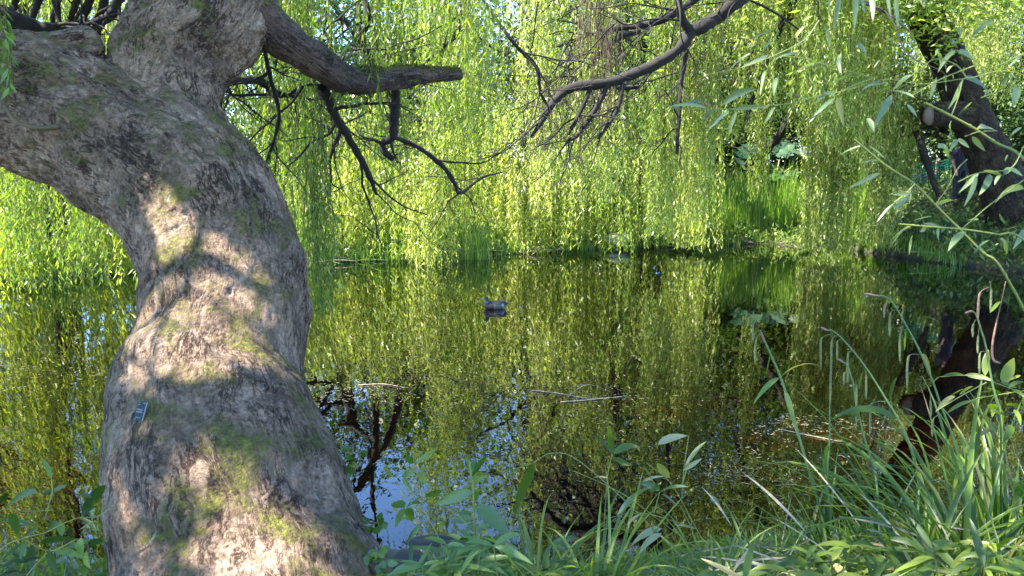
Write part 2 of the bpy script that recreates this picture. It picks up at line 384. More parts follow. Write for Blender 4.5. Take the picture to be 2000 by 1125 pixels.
def ground_mat():
    m, nt, N, out, L = mat('soil_and_bed')
    tc = N('TexCoord'); sp = N('SeparateXYZ'); L(tc.outputs['Object'], sp.inputs[0])
    def noise(s, d=6):
        n = N('TexNoise'); n.inputs['Scale'].default_value = s; n.inputs['Detail'].default_value = d; L(tc.outputs['Object'], n.inputs['Vector']); return n.outputs[0]
    bed = ramp(N, [(.42, (.003, .0022, .0015)), (.60, (.009, .005, .0025)), (.76, (.035, .014, .005))]); L(noise(.9), bed.inputs[0])
    soil = ramp(N, [(.35, (.03, .024, .014)), (.5, (.04, .05, .012)), (.7, (.07, .085, .02))]); L(noise(2.3), soil.inputs[0])
    mr = N('MapRange'); mr.inputs['From Min'].default_value = -.02; mr.inputs['From Max'].default_value = .12; L(sp.outputs[2], mr.inputs[0])
    mx = N('Mix', data_type='RGBA'); L(mr.outputs[0], mx.inputs[0]); L(bed.outputs[0], mx.inputs[6]); L(soil.outputs[0], mx.inputs[7])
    b = N('BsdfPrincipled'); b.inputs['Roughness'].default_value = .95; L(mx.outputs[2], b.inputs['Base Color'])
    bp = N('Bump'); bp.inputs['Strength'].default_value = .8; bp.inputs['Distance'].default_value = .04; L(noise(18), bp.inputs['Height']); L(bp.outputs[0], b.inputs['Normal'])
    L(b.outputs[0], out.inputs[0]); return m
M['ground'] = ground_mat()

# ------------------------------------------------------------------ terrain and water
FX = A(-70, -30, -11, -3, 3, 8.5, 10.4, 11.4, 12.4, 14, 20, 70); FY = A(11, 14, 17.8, 21.9, 24.7, 26.4, 24.6, 20.6, 18.8, 13, 9, 4)
NXs = A(-70, -20, -6, -2.6, -1.2, -.5, .3, 1.2, 2.4, 4, 8, 70); NYs = A(6, 5.5, 5.0, 4.5, 4.35, 4.3, 4.5, 4.7, 5.0, 5.3, 5.6, 6)
def height(x, y):
    far = y - np.interp(x, FX, FY); near = np.interp(x, NXs, NYs) - y
    wob = fbm(np.stack([x * .7, y * .7, x * 0], -1), 3, 3)
    slope = np.interp(x, A(-20, 4, 9.5, 13), A(.10, .11, .16, .25))
    top = np.interp(x, A(-20, 4, 10, 14), A(1.3, 1.4, 1.4, 1.42))
    d = np.maximum(far, near)
    zf = np.where(far > 0, np.minimum(.13 * np.clip(far / .5, 0, 1) + slope * np.maximum(far, 0), top + .02 * np.maximum(far, 0)), 0)
    zf = zf + np.where(far > 0, .75 * np.exp(-((x - 12.4) ** 2 + (y - 22.9) ** 2) / 1.5), 0)
    zn = np.where(near > 0, np.minimum(.16 * np.clip(near / .3, 0, 1) + .36 * np.maximum(near, 0), .85), 0)
    zb = -.06 - np.clip(-d, 0, 3) * .24
    return np.where(d > 0, np.maximum(zf, zn), zb) + wob * .06 * np.clip(np.abs(d) * 1.2, .15, 1)
gx = np.concatenate([np.linspace(-70, -16, 28), np.linspace(-15.7, 20, 190), np.linspace(21, 70, 24)])
gy = np.concatenate([np.linspace(-14, 1.5, 14), np.linspace(1.7, 8, 60), np.linspace(8.3, 36, 130), np.linspace(37, 110, 24)])
X, Y = np.meshgrid(gx, gy); Z = height(X, Y)
mb = MB(); i = np.arange(len(gy) - 1)[:, None] * len(gx) + np.arange(len(gx) - 1)[None]
mb.add(np.stack([X, Y, Z], -1).reshape(-1, 3), np.stack([i, i + 1, i + 1 + len(gx), i + len(gx)], -1).reshape(-1, 4))
tag(mb.build('ground', M['ground']), kind='structure')
mb = MB(); mb.add([(-70, 2, 0), (70, 2, 0), (70, 34, 0), (-70, 34, 0)], [[0, 1, 2, 3]])
tag(mb.build('water', M['water']), kind='structure')

# ------------------------------------------------------------------ the leaning willow
T1 = thing('willow_tree', 'huge gnarled willow with mossy grey bark, leaning over the pond from the near bank', 'tree', (-1.1, 2.9, .75))
def cl(pts, n):
    a = np.array(pts, float); return catmull(P(a[:, 0], a[:, 1], a[:, 2]), n), catmull((a[:, 3] * a[:, 2] / F)[:, None], n)[:, 0]
main = [(560, 1520, 3.05, 330), (525, 1320, 3.25, 295), (490, 1125, 3.5, 245), (465, 1000, 3.65, 224), (442, 900, 3.8, 210), (424, 780, 4.0, 184), (436, 700, 4.15, 166),
        (442, 600, 4.35, 158), (437, 510, 4.55, 161), (408, 425, 4.68, 160), (352, 362, 4.76, 153), (280, 312, 4.83, 143), (195, 262, 4.88, 137), (105, 222, 4.92, 130), (0, 184, 4.95, 122), (-150, 152, 5.0, 114), (-400, 40, 5.0, 100), (-700, -250, 5.0, 85)]
limb = [(395, 400, 4.78, 112), (345, 300, 4.9, 108), (318, 215, 5.0, 105), (335, 130, 5.15, 110), (388, 45, 5.3, 128), (412, -60, 5.45, 132), (430, -230, 5.7, 122), (400, -500, 6.0, 110)]
lump = [(255, 745, 4.0, 22), (262, 800, 3.93, 38), (266, 890, 3.8, 46), (278, 1000, 3.62, 54), (300, 1130, 3.45, 74), (330, 1320, 3.2, 110)]
burl = [(560, 500, 4.75, 40), (575, 600, 4.5, 38), (572, 690, 4.3, 36), (560, 800, 4.1, 40)]
knob = [(190, 100, 5.0, 46), (150, 115, 4.95, 50), (90, 125, 4.95, 48)]
bm_ = MB(); cls = []
for pts, n in ((main, 90), (limb, 60), (lump, 30), (burl, 16), (knob, 10)):
    q, r = cl(pts, n); tube(bm_, q, r, 28); cls.append((q, r))
raw = bm_.build('raw', M['bark'])
md = raw.modifiers.new('u', 'REMESH'); md.mode = 'VOXEL'; md.voxel_size = .0105
ms = raw.modifiers.new('s', 'SMOOTH'); ms.factor = .5; ms.iterations = 12
dg = bpy.context.evaluated_depsgraph_get(); me = bpy.data.meshes.new_from_object(raw.evaluated_get(dg)); bpy.data.objects.remove(raw)
nv = len(me.vertices); co = np.empty(nv * 3, np.float32); me.vertices.foreach_get('co', co); co = co.reshape(-1, 3).astype(float)
no = np.empty(nv * 3, np.float32); me.vertices.foreach_get('normal', no); no = no.reshape(-1, 3).astype(float)
def barkco(co, cls, sz):
    best = np.full(len(co), 1e9); out = np.zeros((len(co), 3)); base = 0
    for q, r in cls:
        t, n, b = frames(q); s = np.concatenate([[0], np.cumsum(np.linalg.norm(np.diff(q, axis=0), axis=1))])
        for a in range(0, len(co), 20000):
            c = co[a:a + 20000]; d = np.linalg.norm(c[:, None] - q[None], axis=2)
            k = np.argmin(d, 1); e = d[np.arange(len(c)), k] - r[k]; m = e < best[a:a + 20000]
            o = c - q[k]
            al = np.einsum('ij,ij->i', o, t[k])
            v = np.stack([np.einsum('ij,ij->i', o, n[k]), np.einsum('ij,ij->i', o, b[k]), (s[k] + al) * sz + base], -1)
            best[a:a + 20000][m] = e[m]; out[a:a + 20000][m] = v[m]
        base += 7.3
    return out
bc = barkco(co, cls, .62)
lum = fbm(co * 1.6, 3, 11) * .045 + fbm(co * 4.5, 3, 5) * .016
wv = bc + .05 * np.stack([fbm(co * 3, 2, 21), fbm(co * 3, 2, 22), fbm(co * 3, 2, 23)], -1)
rid = 1 - np.abs(fbm(wv * 11, 3, 31)); fl = fbm(wv * A(22, 22, 24), 3, 41) + .8 * np.minimum(0, fbm(co * 26, 3, 51) + .25)
rough = np.clip((co[:, 2] - 1.3) / 1.3, .35, 1.0)
me.vertices.foreach_set('co', (co + no * (lum + rid * .024 * rough + fl * .009 * rough - .02)[:, None]).astype(np.float32).ravel()); me.update()
at = me.attributes.new('barkco', 'FLOAT_VECTOR', 'POINT'); at.data.foreach_set('vector', bc.astype(np.float32).ravel())
me.polygons.foreach_set('use_smooth', np.ones(len(me.polygons), bool)); me.materials.clear(); me.materials.append(M['bark'])
tr = bpy.data.objects.new('trunk', me); COL.objects.link(tr)
def adopt(o, p):
    from mathutils import Matrix
    o.parent = p; o.matrix_parent_inverse = Matrix.Translation(-Vector(p.location)); return o
adopt(tr, T1); tr['label'] = 'leaning forked trunk with thick flaking bark, moss and pale lichen'

def barked(mb, name, mat_, parent, cls, sz=.3, amp=.1):
    """links a tube mesh with bark coordinates and a rough surface"""
    o = mb.build(name, mat_, parent); me = o.data; nv = len(me.vertices)
    co = np.empty(nv * 3, np.float32); me.vertices.foreach_get('co', co); co = co.reshape(-1, 3).astype(float)
    bc = barkco(co, cls, sz); a = me.attributes.new('barkco', 'FLOAT_VECTOR', 'POINT'); a.data.foreach_set('vector', bc.astype(np.float32).ravel())
    return o
# the sawn-off right-hand branch
mb = MB(); q, r = cl([(480, 20, 5.35, 62), (512, 42, 5.4, 46), (560, 78, 5.5, 38), (620, 122, 5.7, 33), (680, 155, 5.9, 28), (735, 158, 6.1, 24), (790, 148, 6.3, 18), (840, 148, 6.45, 15), (898, 145, 6.6, 12)], 120)
tube(mb, q, r, 22, rough=.13); q2, r2 = cl([(735, 165, 6.1, 15), (790, 164, 6.25, 10), (818, 158, 6.35, 7)], 20); tube(mb, q2, r2, 10, rough=.1)
br = barked(mb, 'branch', M['bark_branch'], T1, [(q, r), (q2, r2)]); br['label'] = 'reddish brown branch with a moss cushion on top and a sawn end'
# moss cushion on the branch
mm = MB(); k = R.integers(66, 119, 5200); ang = R.normal(0, .55, 5200)
t_, n_, b_ = frames(q); up = nrm(A(0, 0, 1) - t_ * t_[:, 2:3]); sdv = np.cross(t_, up)
pp = q[k] + t_[k] * R.uniform(-.03, .03, (5200, 1)) + (up[k] * np.cos(ang)[:, None] + sdv[k] * np.sin(ang)[:, None]) * (r[k] * 1.0)[:, None]
ax = nrm(up[k] * .5 + R.normal(size=(5200, 3)) * .6); ln_ = R.uniform(.010, .034, 5200) * np.clip(.75 + .9 * vnoise(pp * 9, 61), .15, 1.5)
kites(mm, pp, ax, nrm(np.cross(ax, rand_unit(5200))), ln_, .007, R.uniform(0, 1, 5200))
M['moss'] = leaf_mat('moss_cushion', [(0, (.05, .06, .01)), (.6, (.11, .12, .02)), (1, (.2, .19, .04))], .3, 1, .02)
mo = mm.build('moss', M['moss'], br, False)

# smaller boughs seen against the light
mb = MB(); seeds = []
def bough(pts, kids=6, ln=.9, depth=2, sides=9, target=None, rngs=R, n=None):
    qs, rs = ptube(target or mb, pts, sides=sides, n=n or (len(pts) - 1) * 8 + 1, rough=.32, rnd=R.uniform())
    for _ in range(kids):
        i = R.integers(len(qs) // 5, len(qs) - 1); d = nrm(qs[i + 1] - qs[i])
        twig_net(target or mb, qs[i], min(rs[i] * .5, .02), nrm(d + R.normal(size=3) * A(.8, .5, .8) + A(0, 0, -.1)), ln * R.uniform(.5, 1.2), depth, R)
    seeds.append(qs)
bough([(770, 160, 6.4, 9), (773, 200, 6.6, 9), (769, 240, 6.7, 10), (767, 268, 6.75, 8), (748, 280, 6.8, 7), (752, 298, 6.8, 7), (768, 312, 6.85, 5)], 2, .4)
bough([(767, 268, 6.75, 5), (790, 274, 6.9, 4.5), (830, 296, 7, 4.5), (868, 328, 7.1, 4.5), (886, 355, 7.2, 4), (900, 377, 7.3, 3.5), (940, 348, 7.5, 2.6), (982, 336, 7.7, 1.6)], 5, .7)
bough([(630, 170, 6.0, 10), (655, 225, 6.3, 9), (690, 285, 6.6, 7), (715, 330, 6.8, 6), (736, 380, 7, 3)], 6, .9)
bough([(380, 150, 5.6, 20), (382, 200, 5.7, 22), (400, 245, 5.8, 14)], 1, .4)
bough([(360, 165, 5.6, 9), (395, 148, 6, 8), (440, 156, 6.5, 7), (510, 160, 7, 8), (545, 185, 7.2, 7), (590, 180, 7.6, 4)], 10, 1.1)
bough([(-40, 20, 6.6, 20), (30, 40, 6.7, 17), (70, 55, 6.8, 14), (120, 60, 6.9, 10), (190, 55, 7.4, 7)], 6, 1.2)
bough([(240, -20, 7, 12), (215, 30, 7, 9), (180, 45, 7, 7)], 3, .9)
for x in (30, 75, 115, 150, 175, 205): bough([(x + 6, -60, 7.2, R.uniform(5, 9)), (x, 0, 7.3, R.uniform(5, 9)), (x - 12, 45, 7.4, 5), (x - 8, 110, 7.6, 3)], 2, .6)
bough([(510, 60, 6, 5), (525, 140, 6.3, 4.5), (545, 230, 6.8, 4), (520, 320, 7, 2.5)], 6, .9)
bough([(595, -30, 8.5, 10), (598, 60, 8.6, 9), (612, 150, 8.8, 6), (640, 260, 9, 4)], 7, 1.3)
bough([(900, -40, 9, 4), (895, 60, 9, 4), (850, 105, 9.2, 3), (815, 140, 9.4, 2)], 4, 1.2)
bough([(930, -20, 10, 3), (1000, 80, 10, 3.5), (1047, 130, 10.2, 4), (1055, 180, 10.3, 3), (1075, 215, 10.4, 2)], 6, 1.5)
bough([(700, -40, 9, 6), (720, 40, 9, 5), (690, 90, 9.2, 3)], 6, 1.5)
bough([(420, 110, 6, 5), (430, 220, 6.3, 4), (410, 330, 6.6, 3)], 5, .8)
for _ in range(12):
    x = R.uniform(420, 760); y = R.uniform(60, 240); twig_net(mb, P(x, y, R.uniform(6.5, 9)), .012, A(R.normal(), R.normal() * .4, -.5), R.uniform(1, 1.8), 2, R)
# high boughs that carry the crown above the frame
qa, ra = cl([(430, -230, 5.7, 110), (520, -520, 6.5, 80), (700, -900, 8, 60), (900, -1150, 10, 40)], 30); tube(mb, qa, ra, 12, rough=.1)
qb, rb = cl([(-400, 40, 5.0, 90), (-900, -300, 5.0, 70), (-1300, -900, 5.2, 50)], 30); tube(mb, qb, rb, 12, rough=.1)
for k_ in range(16):
    z = R.uniform(5.2, 7.6); twig_net(mb, A(R.uniform(-7, -1.5), R.uniform(3, 7.5), z), .05, A(R.normal(), R.normal(), .2), R.uniform(2, 3.5), 2, R)
twig = mb.build('twigs', M['branch'], T1)

# crown: hanging shoots around the trunk, and the roof of leaves overhead whose gaps let the sun through
leaf, stem = MB(), MB()
def curtain(leaf, stem, n, px, D, topz, boty, cw=None, keepout=None, **k):
    """n shoots between pixel columns px at depths D, from height topz down to pixel rows boty; gathered into clumps"""
    nc = max(1, int(n / 26)); c = R.uniform(0, 1, (nc, 2)); w = R.choice(nc, n)
    cx = px[0] + (px[1] - px[0]) * c[w, 0]; cd = D[0] + (D[1] - D[0]) * c[w, 1]
    spread = R.normal(size=(n, 2)) * (.16 if cw is None else cw)
    bot = (boty[0] + (boty[1] - boty[0]) * np.clip(R.uniform(0, 1, nc)[w] * .75 + R.uniform(0, 1, n) * .35, 0, 1))
    p = P(cx, 300, cd); p[:, 0] += spread[:, 0]; p[:, 1] += spread[:, 1]
    zb = P(cx, bot, cd)[:, 2]; tz = R.uniform(topz[0], topz[1], nc)[w] + R.normal(0, .3, n)
    zb = np.maximum(zb, .05); L = np.clip(tz - zb, .5, None); p[:, 2] = zb + L
    strands(leaf, stem, p, L, tone=R.uniform(0, 1, nc)[w], **k)
near = dict(spacing=.042, ll=.105, lw=.0165, stem_r=.0035, sway=.10)
curtain(leaf, stem, 120, (540, 780), (6.6, 8.5), (4.2, 5.6), (210, 400), **near)
curtain(leaf, stem, 130, (440, 640), (7.5, 10), (4.2, 6), (230, 430), **near)
curtain(leaf, stem, 110, (740, 1000), (8, 11), (4.5, 6), (180, 400), **near)
curtain(leaf, stem, 90, (0, 330), (7.5, 10), (4.5, 6), (40, 150), **near)
curtain(leaf, stem, 110, (-60, 260), (8, 12), (4.2, 6), (420, 570), **near)
curtain(leaf, stem, 26, (600, 640), (5.6, 6.5), (2.7, 3.4), (560, 660), cw=.05, **near)
curtain(leaf, stem, 14, (690, 740), (6.0, 6.4), (3.1, 3.3), (190, 240), cw=.06, **near)
curtain(leaf, stem, 10, (-5, 10), (4.3, 4.5), (3.0, 3.4), (170, 200), cw=.03, spacing=.03, ll=.09, lw=.024)
# out-of-view roof of leaves, gaps shaped to drop sun patches on the trunk
lit = [(375, 610, 46), (420, 600, 34), (370, 690, 46), (460, 660, 34), (345, 740, 26), (500, 1065, 56), (450, 1060, 30), (560, 1110, 40), (60, 100, 30), (385, 405, 38), (365, 450, 36), (330, 615, 34), (300, 660, 26), (335, 690, 34), (405, 650, 30), (450, 690, 42), (425, 722, 34), (490, 655, 20), (285, 745, 22), (275, 830, 18),
       (258, 940, 16), (265, 1010, 20), (268, 1090, 22), (488, 965, 26), (500, 1020, 46), (525, 1090, 52), (470, 1115, 26), (45, 85, 26), (130, 95, 12), (250, 40, 16), (440, 560, 22), (410, 500, 22), (500, 470, 14), (450, 330, 16)]
def surf(px, py):
    best = None
    for pts in (main, limb, lump):
        a = np.array(pts); j = np.argmin((a[:, 0] - px) ** 2 + (a[:, 1] - py) ** 2 - a[:, 3] ** 2 * .9)
        D = a[j, 2] - a[j, 3] * a[j, 2] / F * .85
        if best is None or D < best: best = D
    return best
LQ = np.array([P(x, y, surf(x, y)) for x, y, _ in lit]); LR = np.array([r_ * surf(x, y) / F * .95 for x, y, r_ in lit])
def no_gap(c):
    ok = np.ones(len(c), bool)
    for qd, rd in zip(LQ, LR):
        o = c - qd; al = o @ TO_SUN; d = np.linalg.norm(o - al[:, None] * TO_SUN, axis=1)
        ok &= ~((d < rd * 2.1 * (1 + .2 * R.normal(size=len(c)))) & (al > .2))
    return ok
n = 74000
c = A(-1.4, 4.3, 1.6) + TO_SUN * 6.4 + R.normal(size=(n, 3)) * A(1.7, 1.5, .7); c = c[no_gap(c)]
n = len(c); ax = nrm(R.normal(size=(n, 3)) * A(1, 1, .4) + A(0, 0, -.5)); kites(leaf, c, ax, nrm(np.cross(ax, rand_unit(n))), R.uniform(.11, .19, n), R.uniform(.03, .05, n), R.uniform(0, 1, n))
n = 5500; c = A(-.3, 14, 0) + TO_SUN * 9 + R.normal(size=(n, 3)) * A(.9, .8, .5); ax = rand_unit(n); kites(leaf, c, ax, nrm(np.cross(ax, rand_unit(n))), R.uniform(.11, .19, n), R.uniform(.03, .05, n), R.uniform(0, 1, n))  # unseen leaf patch added in the sun's path to shade the mallard
# sparser leaves added out of view to shade the near bank to the right
n = 3400; c = A(2.2, 3.2, 1.2) + TO_SUN * 6.6 + R.normal(size=(n, 3)) * A(2.2, 1.7, .6)
cl_ = vnoise(c * 1.1, 77); c = c[cl_ > .05]; c = c[no_gap(c)]; n = len(c)
ax = nrm(R.normal(size=(n, 3)) + A(0, 0, -.5)); kites(leaf, c, ax, nrm(np.cross(ax, rand_unit(n))), R.uniform(.11, .19, n), R.uniform(.03, .05, n), R.uniform(0, 1, n))
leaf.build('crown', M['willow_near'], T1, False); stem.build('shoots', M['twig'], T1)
# dead twig clinging to the limb, name plate, ivy sprouts
mb = MB(); ptube(mb, [(8, 205, 4.42, 3), (30, 235, 4.40, 4), (58, 247, 4.38, 5), (90, 250, 4.37, 5), (116, 247, 4.36, 5)], sides=8, rough=.1)
tag(mb.build('dead_twig', M['twig']), 'thin curved brown twig lying against the left limb of the leaning willow', 'twig')

# ------------------------------------------------------------------ right-hand old willow across the pond
T2 = thing('willow_tree', 'old dark-barked willow leaning left on the far right bank, long curtains of shoots', 'tree', P(2000, 500, 21))
mb = MB(); cls = []
for pts, n in (([(2040, 560, 21, 105), (2015, 500, 21, 84), (1993, 440, 21, 62), (1962, 370, 21, 47), (1926, 290, 21, 40), (1886, 200, 20.8, 36), (1842, 100, 20.5, 35), (1797, 0, 20, 34), (1740, -130, 19.5, 32), (1650, -330, 19, 28)], 80),
               ([(1880, 225, 20.8, 34), (1845, 224, 20.5, 26), (1818, 226, 20.2, 22)], 14),
               ([(1797, 0, 20, 26), (1900, -200, 21, 24), (2050, -420, 22, 20)], 24)):
    q, r = cl(pts, n); tube(mb, q, r, 24, rough=.12, seed=n); cls.append((q, r))
o = barked(mb, 'trunk', M['bark_dark'], T2, cls); o['label'] = 'dark furrowed trunk leaning left with a pale sawn stub'
mb = MB(); q0 = P(1816, 226, 20.15); rr_ = .27
aa = np.linspace(0, 2 * np.pi, 12, endpoint=False)
qd = P(1813, 227, 20.1); tube(mb, np.array([qd, qd + A(.03, -.05, 0)]), [.25, .22], 12)
mb.build('sawn_end', simple('sawn_wood', (.15, .10, .07), .8, (.09, .06, .04), 9), T2)
mb = MB()
bough([(1797, 0, 20, 28), (1700, -110, 18, 22), (1580, -90, 14.5, 16), (1460, -12, 12.9, 13), (1400, 35, 12.9, 13), (1350, 64, 12.9, 13), (1322, 100, 12.9, 11), (1260, 135, 12.9, 10), (1190, 160, 12.9, 9.5), (1120, 172, 12.9, 8.5), (1085, 195, 12.9, 7), (1060, 235, 12.8, 5.5), (1037, 268, 12.7, 3)], 6, 1.4, sides=10)
bough([(1190, 160, 12.9, 5), (1162, 215, 12.9, 5), (1130, 262, 12.9, 4), (1105, 278, 12.9, 3)], 5, 1.2)
bough([(1155, 170, 12.9, 5), (1128, 230, 12.9, 4.5), (1110, 262, 12.9, 3)], 4, 1)
bough([(1217, 163, 12.9, 5), (1205, 215, 12.9, 4), (1168, 272, 12.9, 3)], 5, 1.2)
bough([(1350, 64, 12.9, 8), (1330, 30, 12.6, 8), (1320, -40, 12.3, 9)], 3, 1.6)
bough([(1340, 95, 14.2, 6), (1330, 170, 14.5, 4.5), (1322, 300, 14.6, 3)], 4, 1.2)
bough([(1250, 60, 15, 6), (1200, 80, 15, 6), (1120, 160, 15.2, 5), (1060, 240, 15.3, 3)], 8, 2)
bough([(1400, -30, 15, 8), (1290, 40, 15.3, 7), (1180, 60, 15.6, 5), (1090, 90, 16, 3)], 9, 2.2)
bough([(1250, 170, 14.3, 4), (1215, 172, 14.3, 5), (1190, 168, 14.3, 4)], 1, .8)
bough([(1560, -10, 17, 8), (1520, 60, 17, 7), (1480, 160, 17.4, 5), (1450, 260, 17.6, 3)], 6, 2)
bough([(1570, 180, 23, 9), (1530, 250, 23.2, 8), (1500, 290, 23.4, 9), (1455, 325, 23.6, 6)], 4, 1.8)
bough([(1790, 255, 21, 7), (1805, 300, 21, 8), (1822, 350, 21, 6), (1832, 385, 21, 4)], 3, .8)
for _ in range(22): twig_net(mb, P(R.uniform(1050, 1330), R.uniform(-40, 160), R.uniform(13.5, 16)), .016, A(-.6 + R.normal() * .5, R.normal() * .4, -.5), R.uniform(1.5, 3), 2, R)
for _ in range(14): twig_net(mb, P(R.uniform(900, 1700), R.uniform(-700, -120), R.uniform(14, 19)), .05, A(R.normal(), R.normal() * .5, -.1), R.uniform(3, 5), 2, R)
mb.build('branches', M['branch'], T2)
leaf, stem = MB(), MB()
mid = dict(spacing=.05, ll=.145, lw=.025, stem_r=.006, sway=.12)
curtain(leaf, stem, 190, (1575, 1660), (21.5, 22.8), (4.6, 6.5), (486, 492), cw=.22, **mid)
curtain(leaf, stem, 80, (1708, 1752), (21, 21.8), (3.6, 5), (470, 492), cw=.18, **mid)
curtain(leaf, stem, 210, (1240, 1375), (18, 21), (5.5, 8), (380, 470), **mid)
curtain(leaf, stem, 240, (1020, 1390), (15, 20), (6.5, 9), (150, 420), cw=.3, **mid)
curtain(leaf, stem, 110, (1380, 1600), (15, 20), (6.5, 9), (110, 280), cw=.3, **mid)
curtain(leaf, stem, 90, (1100, 1330), (13.6, 15), (4.4, 6.5), (250, 400), bare=.75, **mid)
curtain(leaf, stem, 60, (1080, 1250), (13.6, 15), (3.5, 4.2), (290, 380), bare=.9, **mid)
curtain(leaf, stem, 210, (1540, 1735), (17, 20.5), (5.5, 8), (180, 330), cw=.3, **mid)
curtain(leaf, stem, 60, (1730, 1800), (20.5, 22), (4.5, 6.5), (330, 420), bare=.5, **mid)
curtain(leaf, stem, 40, (1430, 1520), (20, 22), (4.5, 6.5), (330, 470), cw=.1, **mid)
curtain(leaf, stem, 150, (1830, 2080), (22.5, 25), (5.5, 8), (60, 210), cw=.3, **mid)
curtain(leaf, stem, 200, (900, 1900), (15, 21), (7.5, 11.5), (-420, 40), cw=.5, **mid)
n = 26000; c = A(13.3, 20.3, 2.6) + TO_SUN * 7 + R.normal(size=(n, 3)) * A(2.2, 1.8, .9)  # leaf mass added on the sunward side to shade this trunk
ax = nrm(R.normal(size=(n, 3)) * A(1, 1, .4) + A(0, 0, -.5)); kites(leaf, c, ax, nrm(np.cross(ax, rand_unit(n))), R.uniform(.14, .24, n), R.uniform(.04, .06, n), R.uniform(0, 1, n))
n = 20000; c = A(12.2, 19.8, .8) + TO_SUN * 7.5 + R.normal(size=(n, 3)) * A(2.6, 2.0, .8)  # second leaf mass, added to keep the right-hand bank in shade
ax = nrm(R.normal(size=(n, 3)) * A(1, 1, .4) + A(0, 0, -.5)); kites(leaf, c, ax, nrm(np.cross(ax, rand_unit(n))), R.uniform(.14, .24, n), R.uniform(.04, .06, n), R.uniform(0, 1, n))
curtain(leaf, stem, 160, (1700, 2250), (22, 27), (7, 10), (20, 190), cw=.5, **mid)
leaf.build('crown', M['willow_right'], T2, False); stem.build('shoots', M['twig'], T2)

# ------------------------------------------------------------------ willows on the far bank
far_ = dict(spacing=.055, ll=.17, lw=.031, stem_r=.006, sway=.16)
def bank_willow(label, base, trunk, curtains, mkey, boughs, crown_w=.30):
    T = thing('willow_tree', label, 'tree', base, 'willows along the far bank')
    mb = MB(); q = catmull(np.array(trunk)[:, :3], 40); r = catmull(np.array(trunk)[:, 3:4], 40)[:, 0]
    tube(mb, q, r, 16, rough=.12, seed=3); barked(mb, 'trunk', M['bark_dark'], T, [(q, r)])
    mb = MB()
    for p, d, L_, rad in boughs: twig_net(mb, A(*p), rad, A(*d), L_, 3, R, kids=4, wig=.45)
    mb.build('branches', M['branch'], T)
    lf, st = MB(), MB()
    for c in curtains: curtain(lf, st, c[0], c[1], c[2], c[3], c[4], cw=crown_w, **far_)
    lf.build('crown', mkey, T, False); st.build('shoots', M['twig'], T)
    return T
def bw(x, y, h, r): return [(x, y, float(height(A(x), A(y))[0]) - .3, r * 1.4), (x + .2, y, 1.5, r), (x - .1, y - .2, h * .5, r * .85), (x + .3, y - .3, h, r * .5)]
def bo(x, y, h, n, L, rad=.12): return [((x, y, h * R.uniform(.4, .9)), (R.normal(), R.normal() * .7 - .3, R.uniform(.1, .7)), L * R.uniform(.7, 1.1), rad) for _ in range(n)]
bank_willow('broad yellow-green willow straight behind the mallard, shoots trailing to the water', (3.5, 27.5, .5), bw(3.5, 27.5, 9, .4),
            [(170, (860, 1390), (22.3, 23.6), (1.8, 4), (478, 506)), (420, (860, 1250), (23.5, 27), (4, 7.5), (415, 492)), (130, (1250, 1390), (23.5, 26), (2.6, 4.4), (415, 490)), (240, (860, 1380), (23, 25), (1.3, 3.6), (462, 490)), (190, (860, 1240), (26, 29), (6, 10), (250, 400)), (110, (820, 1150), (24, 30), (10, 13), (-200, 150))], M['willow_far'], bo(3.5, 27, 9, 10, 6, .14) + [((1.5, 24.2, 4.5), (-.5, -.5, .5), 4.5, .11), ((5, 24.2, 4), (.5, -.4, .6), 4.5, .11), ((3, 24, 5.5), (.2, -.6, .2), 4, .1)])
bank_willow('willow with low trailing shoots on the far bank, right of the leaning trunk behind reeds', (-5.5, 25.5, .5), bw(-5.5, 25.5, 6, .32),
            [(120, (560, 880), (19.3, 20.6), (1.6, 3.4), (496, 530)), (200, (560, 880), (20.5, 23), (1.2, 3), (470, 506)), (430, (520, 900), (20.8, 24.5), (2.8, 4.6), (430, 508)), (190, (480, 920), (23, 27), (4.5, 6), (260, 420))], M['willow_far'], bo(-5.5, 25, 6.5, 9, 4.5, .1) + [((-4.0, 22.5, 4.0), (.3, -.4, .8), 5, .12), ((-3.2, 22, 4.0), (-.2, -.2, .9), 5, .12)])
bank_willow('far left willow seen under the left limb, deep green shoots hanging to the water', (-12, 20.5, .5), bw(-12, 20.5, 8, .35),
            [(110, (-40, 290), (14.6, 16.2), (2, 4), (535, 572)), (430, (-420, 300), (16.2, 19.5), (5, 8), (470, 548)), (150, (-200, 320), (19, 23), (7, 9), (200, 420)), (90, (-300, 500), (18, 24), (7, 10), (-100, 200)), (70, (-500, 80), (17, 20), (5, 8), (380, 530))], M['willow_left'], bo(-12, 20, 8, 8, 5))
bank_willow('tall pale willow far back on the right, behind the dark leaning willow', (17, 31, 1.5), bw(17, 31, 11, .4),
            [(240, (1500, 2150), (27, 32), (7, 11), (120, 330)), (120, (1350, 2100), (28, 33), (10, 13), (-250, 60))], M['willow_far'], bo(17, 31, 10, 8, 6))

